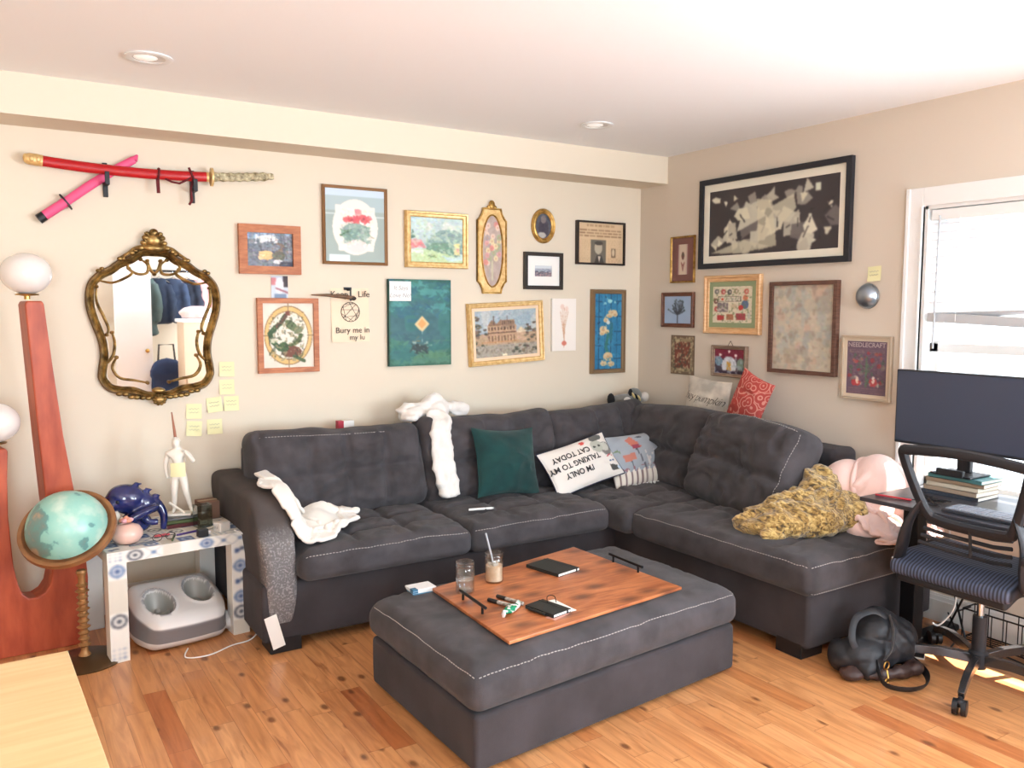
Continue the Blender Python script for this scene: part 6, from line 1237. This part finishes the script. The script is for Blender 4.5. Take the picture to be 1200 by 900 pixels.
# handbag
bg_ = thing('handbag', 'slouched black leather handbag with shoulder strap on the floor against the chaise', 'handbag', (-.78, -2.42, 0)); O = Vector((-.78, -2.42, 0)); mb = MB()
for c, r in (((-.78, -2.41, .09), (.16, .10, .085)), ((-.75, -2.41, .17), (.11, .08, .075)), ((-.88, -2.37, .07), (.08, .08, .06)), ((-.68, -2.45, .12), (.09, .08, .09)), ((-.73, -2.39, .215), (.055, .06, .035)), ((-.86, -2.44, .05), (.07, .07, .045))): mb.ball(tuple(Vector(c) - O), r, 16)
m_lea = mat('black_leather', (22, 22, 25), .55, col2=(34, 34, 38), nscale=14, bump=.3, bscale=60)
voxel(mb, .008, 3, folds(.013, 10, 6, .003, 40, 1.6), 'bag_body', m_lea, bg_)
mb = MB(); bt([(-.90, -2.47, .04), (-.84, -2.51, .035), (-.78, -2.53, .035), (-.70, -2.53, .03), (-.66, -2.50, .04)], .024); mb.ball(tuple(Vector((-.68, -2.55, .035)) - O), (.035, .028, .028), 12); mb.ball(tuple(Vector((-.92, -2.42, .03)) - O), (.06, .05, .03), 12)
voxel(mb, .007, 2, folds(.007, 16, 9, .002, 60), 'brown_lining', mat('brown_leather', (58, 40, 36), .5), bg_)
def strap(pts, w, name, par=bg_, mt=m_lea): P_ = [tuple(Vector(p) - O) for p in cr(pts, 6)]; return MB().tube(P_, w, 8, flat=.25, up=(0, 0, 1)).build(name, mt, par)
strap([(-.87, -2.49, .09), (-.90, -2.55, .025), (-.86, -2.62, .018), (-.77, -2.64, .018), (-.67, -2.59, .018), (-.60, -2.50, .02), (-.60, -2.42, .05), (-.63, -2.39, .12)], .016, 'shoulder_strap')
strap([(-.905, -2.44, .10), (-.93, -2.42, .17), (-.88, -2.40, .24), (-.80, -2.42, .262), (-.76, -2.46, .24)], .014, 'handle')
strap([(-.76, -2.47, .25), (-.79, -2.51, .20), (-.83, -2.53, .14), (-.86, -2.52, .10)], .012, 'handle', mt=mat('grey_leather', (92, 92, 94), .4))
mb = MB(); mb.tube([tuple(Vector((-.865 + .016 * math.cos(a), -2.535, .085 + .016 * math.sin(a))) - O) for a in np.linspace(0, 2 * PI, 16, endpoint=False)], .003, 6, closed=True).tube([tuple(Vector((-.868, -2.54, .068)) - O), tuple(Vector((-.872, -2.55, .04)) - O)], .0035, 6).tube([tuple(Vector((-.885 + .011 * math.cos(a), -2.552, .03 + .011 * math.sin(a))) - O) for a in np.linspace(0, 2 * PI, 14, endpoint=False)], .0028, 6, closed=True); mb.build('metal_ring', m_brass, bg_)
t = thing('phone', 'small dark phone with a pale rim on the floor beside the desk foot', 'phone', (-.50, -2.40, 0), (0, 0, .5)); MB().box(-.035, .035, -.065, .065, 0, .008).build('body', m_white, t, smooth=False, bevel=.003); MB().box(-.032, .032, -.062, .062, .0081, .009).build('screen', m_black, t, smooth=False)
# wire rack and cables under the window
wr_ = thing('wire_rack', 'low dark wire basket rack standing on the floor along the window wall', 'rack', (-.09, -2.95, 0))
mb = MB()
for z_ in (.012, .15): mb.tube([(-.05, -.52, z_), (-.05, .52, z_), (.05, .52, z_), (.05, -.52, z_)], .004, 6, closed=True)
for k in range(17): y = -.52 + k * .065; mb.tube([(-.05, y, .15), (-.05, y, .012), (.05, y, .012), (.05, y, .15)], .0025, 6)
for k in range(3): x = -.025 + k * .025; mb.tube([(x, -.52, .012), (x, .52, .012)], .0025, 6)
mb.build('wire_basket', m_blackm, wr_)
for x in (-.05,): MB().tube([(x, .50, 0), (x + .01, .58, .24)], .005, 8).tube([(x, .60, 0), (x - .0, .50, .25)], .005, 8).tube([(x, .54, .13), (x + .1, .54, .13)], .004, 8).build('crossed_leg', m_blackm, wr_)
for (lab, pts, r, mt) in (('black cable looping over the floor behind the chair column', [(-.12, -2.35, .10), (-.16, -2.42, .02), (-.30, -2.47, .006), (-.36, -2.52, .006), (-.30, -2.60, .006), (-.18, -2.62, .006), (-.2, -2.75, .006)], .004, m_black),
        ('white cable hanging in a loop behind the left desk leg', [(-.25, -2.38, .668), (-.24, -2.42, .45), (-.22, -2.44, .2), (-.26, -2.40, .09), (-.31, -2.39, .10)], .004, m_white),
        ('black cable running down the end of the chaise to the floor', [(-.215, -2.285, .44), (-.225, -2.285, .30), (-.245, -2.27, .16), (-.30, -2.28, .03), (-.33, -2.40, .006), (-.31, -2.5, .006)], .003, m_black),
        ('tangle of grey cables on the floor in front of the wire rack', [(-.25, -2.8, .006), (-.18, -2.9, .012), (-.28, -2.98, .006), (-.2, -3.05, .02), (-.16, -2.86, .03), (-.3, -2.88, .006), (-.22, -3.1, .006)], .004, mat('grey_cable', (120, 118, 116), .5))):
    o = Vector(pts[0]); t = thing('cable', lab, 'cable', o); MB().tube([tuple(Vector(p) - o) for p in cr(pts, 8)], r, 7).build('cord', mt, t)
# foreground table
ct = thing('dining_table', 'corner of a pale birch table in the lower left foreground', 'table', (-4.371, -2.845, 0), (0, 0, .03))
m_birch = mat('birch_veneer', (226, 196, 146), .45, col2=(216, 184, 132), nscale=3, stretch=(1, 14, 1))
M_ = ct.matrix_basis
MB().box(-.65, .65, -.475, .475, .692, .72).build('tabletop', m_birch, ct, smooth=False, bevel=.002)
for sx in (-1, 1):
    for sy in (-1, 1): MB().box(-.03, .03, -.03, .03, 0, .692).build('leg', m_birch, ct, smooth=False, loc=(sx * .6, sy * .42, 0))
# ------------------------------------------------------------------ the far side of the room, seen in the mirror
d = bpy.data.objects.new('door_1', None); COL.objects.link(d); d['kind'] = 'structure'
MB().box(-2.56, -2.16, -6.30, -6.26, 0, 2.3).build('door_leaf', m_white, d, smooth=False, bevel=.004); MB().ball((-2.22, -6.25, 1.0), .025, 12).build('door_knob', m_brass, d)
t = thing('clothes_rail', 'clothes rail seen in the mirror', 'clothes rail', (-1.95, -6.45, 0))
MB().tube([(-.3, 0, 1.95), (.55, 0, 1.95)], .014, 10).build('rail', m_blackm, t)
for x in (-.28, .53): MB().tube([(x, 0, 0), (x, 0, 1.95)], .014, 10).box(x - .02, x + .02, -.2, .2, 0, .03).build('upright', m_blackm, t)
for k, (dx, c, L, lab) in enumerate(((-.24, (70, 84, 80), .75, 'grey-green jacket at the left of the clothes rail'), (-.08, (34, 44, 62), .62, 'navy jacket second on the clothes rail'), (.08, (44, 56, 78), .6, 'blue denim jacket third on the clothes rail'), (.24, (30, 36, 50), .62, 'dark navy jacket fourth on the clothes rail'), (.40, (206, 150, 146), .55, 'pink top at the right of the clothes rail'))):
    t = thing('jacket', lab, 'jacket', (-1.95 + dx, -6.45, 1.93), (0, 0, .35), 'clothes on the rail'); mb = MB()
    mb.tube([(0, 0, -.08), (0, 0, -.25), (0, .0, -L)], [.09, .12, .13], 16, flat=.45, up=(1, 0, 0)).tube([(.1, 0, -.14), (.15, .02, -.35), (.14, .03, -.6)], [.045, .045, .035], 10).tube([(-.1, 0, -.14), (-.15, .02, -.35), (-.14, .03, -.6)], [.045, .045, .035], 10)
    voxel(mb, .016, 3, folds(.014, 9, k + 3), 'garment', mat('garment_%d' % k, c, .85), t); MB().tube([(-.12, 0, -.12), (0, 0, -.05), (.12, 0, -.12)], .006, 6).tube([(0, 0, -.05), (0, .0, .005), (.0, .02, .018)], .003, 6).build('hanger', m_chrome, t)
t = thing('tote_bag', 'navy tote bag hanging below the jackets in the mirror', 'bag', (-2.02, -6.2, .42)); voxel(MB().ball((0, 0, .3), (.19, .07, .2), 16).box(-.17, .17, -.05, .05, .02, .35), .02, 3, folds(.01, 8, 3), 'bag_body', mat('navy_canvas', (36, 52, 84), .85), t); MB().tube([(-.1, 0, .4), (-.08, 0, .65), (.08, 0, .65), (.1, 0, .4)], .012, 8).build('handle', m_black, t)
MB().box(-.2, .2, -.12, .12, -.42, .02).build('bench', m_white, t, smooth=False)
t = thing('chest_of_drawers', 'beige chest with a white top seen in the mirror', 'chest', (-1.58, -5.9, 0)); MB().box(-.33, .33, -.2, .2, 0, 1.34).build('carcass', mat('beige_panel', (200, 178, 150), .6), t, smooth=False); MB().box(-.35, .35, -.22, .22, 1.3405, 1.38).build('top', m_white, t, smooth=False, bevel=.004); MB().box(-.08, .08, .201, .206, .75, 1.0).build('paper', m_paper, t, smooth=False)
for k in range(3): MB().box(-.31, .31, .2005, .215, .08 + k * .22, .28 + k * .22).build('drawer', mat('beige_panel', (200, 178, 150), .6), t, smooth=False, bevel=.003)
t = thing('folded_blanket', 'pink folded blanket on the white-topped chest in the mirror', 'blanket', (-1.72, -5.9, 1.381)); voxel(MB().ball((0, 0, .07), (.2, .14, .07), 16).box(-.15, .15, -.1, .1, .01, .09), .015, 3, folds(.01, 9, 2), 'cloth', mat('pink_fleece', (222, 178, 170), .95), t)
t = thing('flower_cushion', 'yellow flower-like cushion on the white-topped chest in the mirror', 'cushion', (-1.44, -5.9, 1.381)); voxel(MB().ball((0, 0, .09), (.1, .06, .09), 16).ball((-.08, 0, .1), .045, 12).ball((.08, 0, .1), .045, 12).ball((0, 0, .17), .045, 12), .012, 3, None, 'cover', mat('yellow_cloth', (226, 186, 60), .9), t)
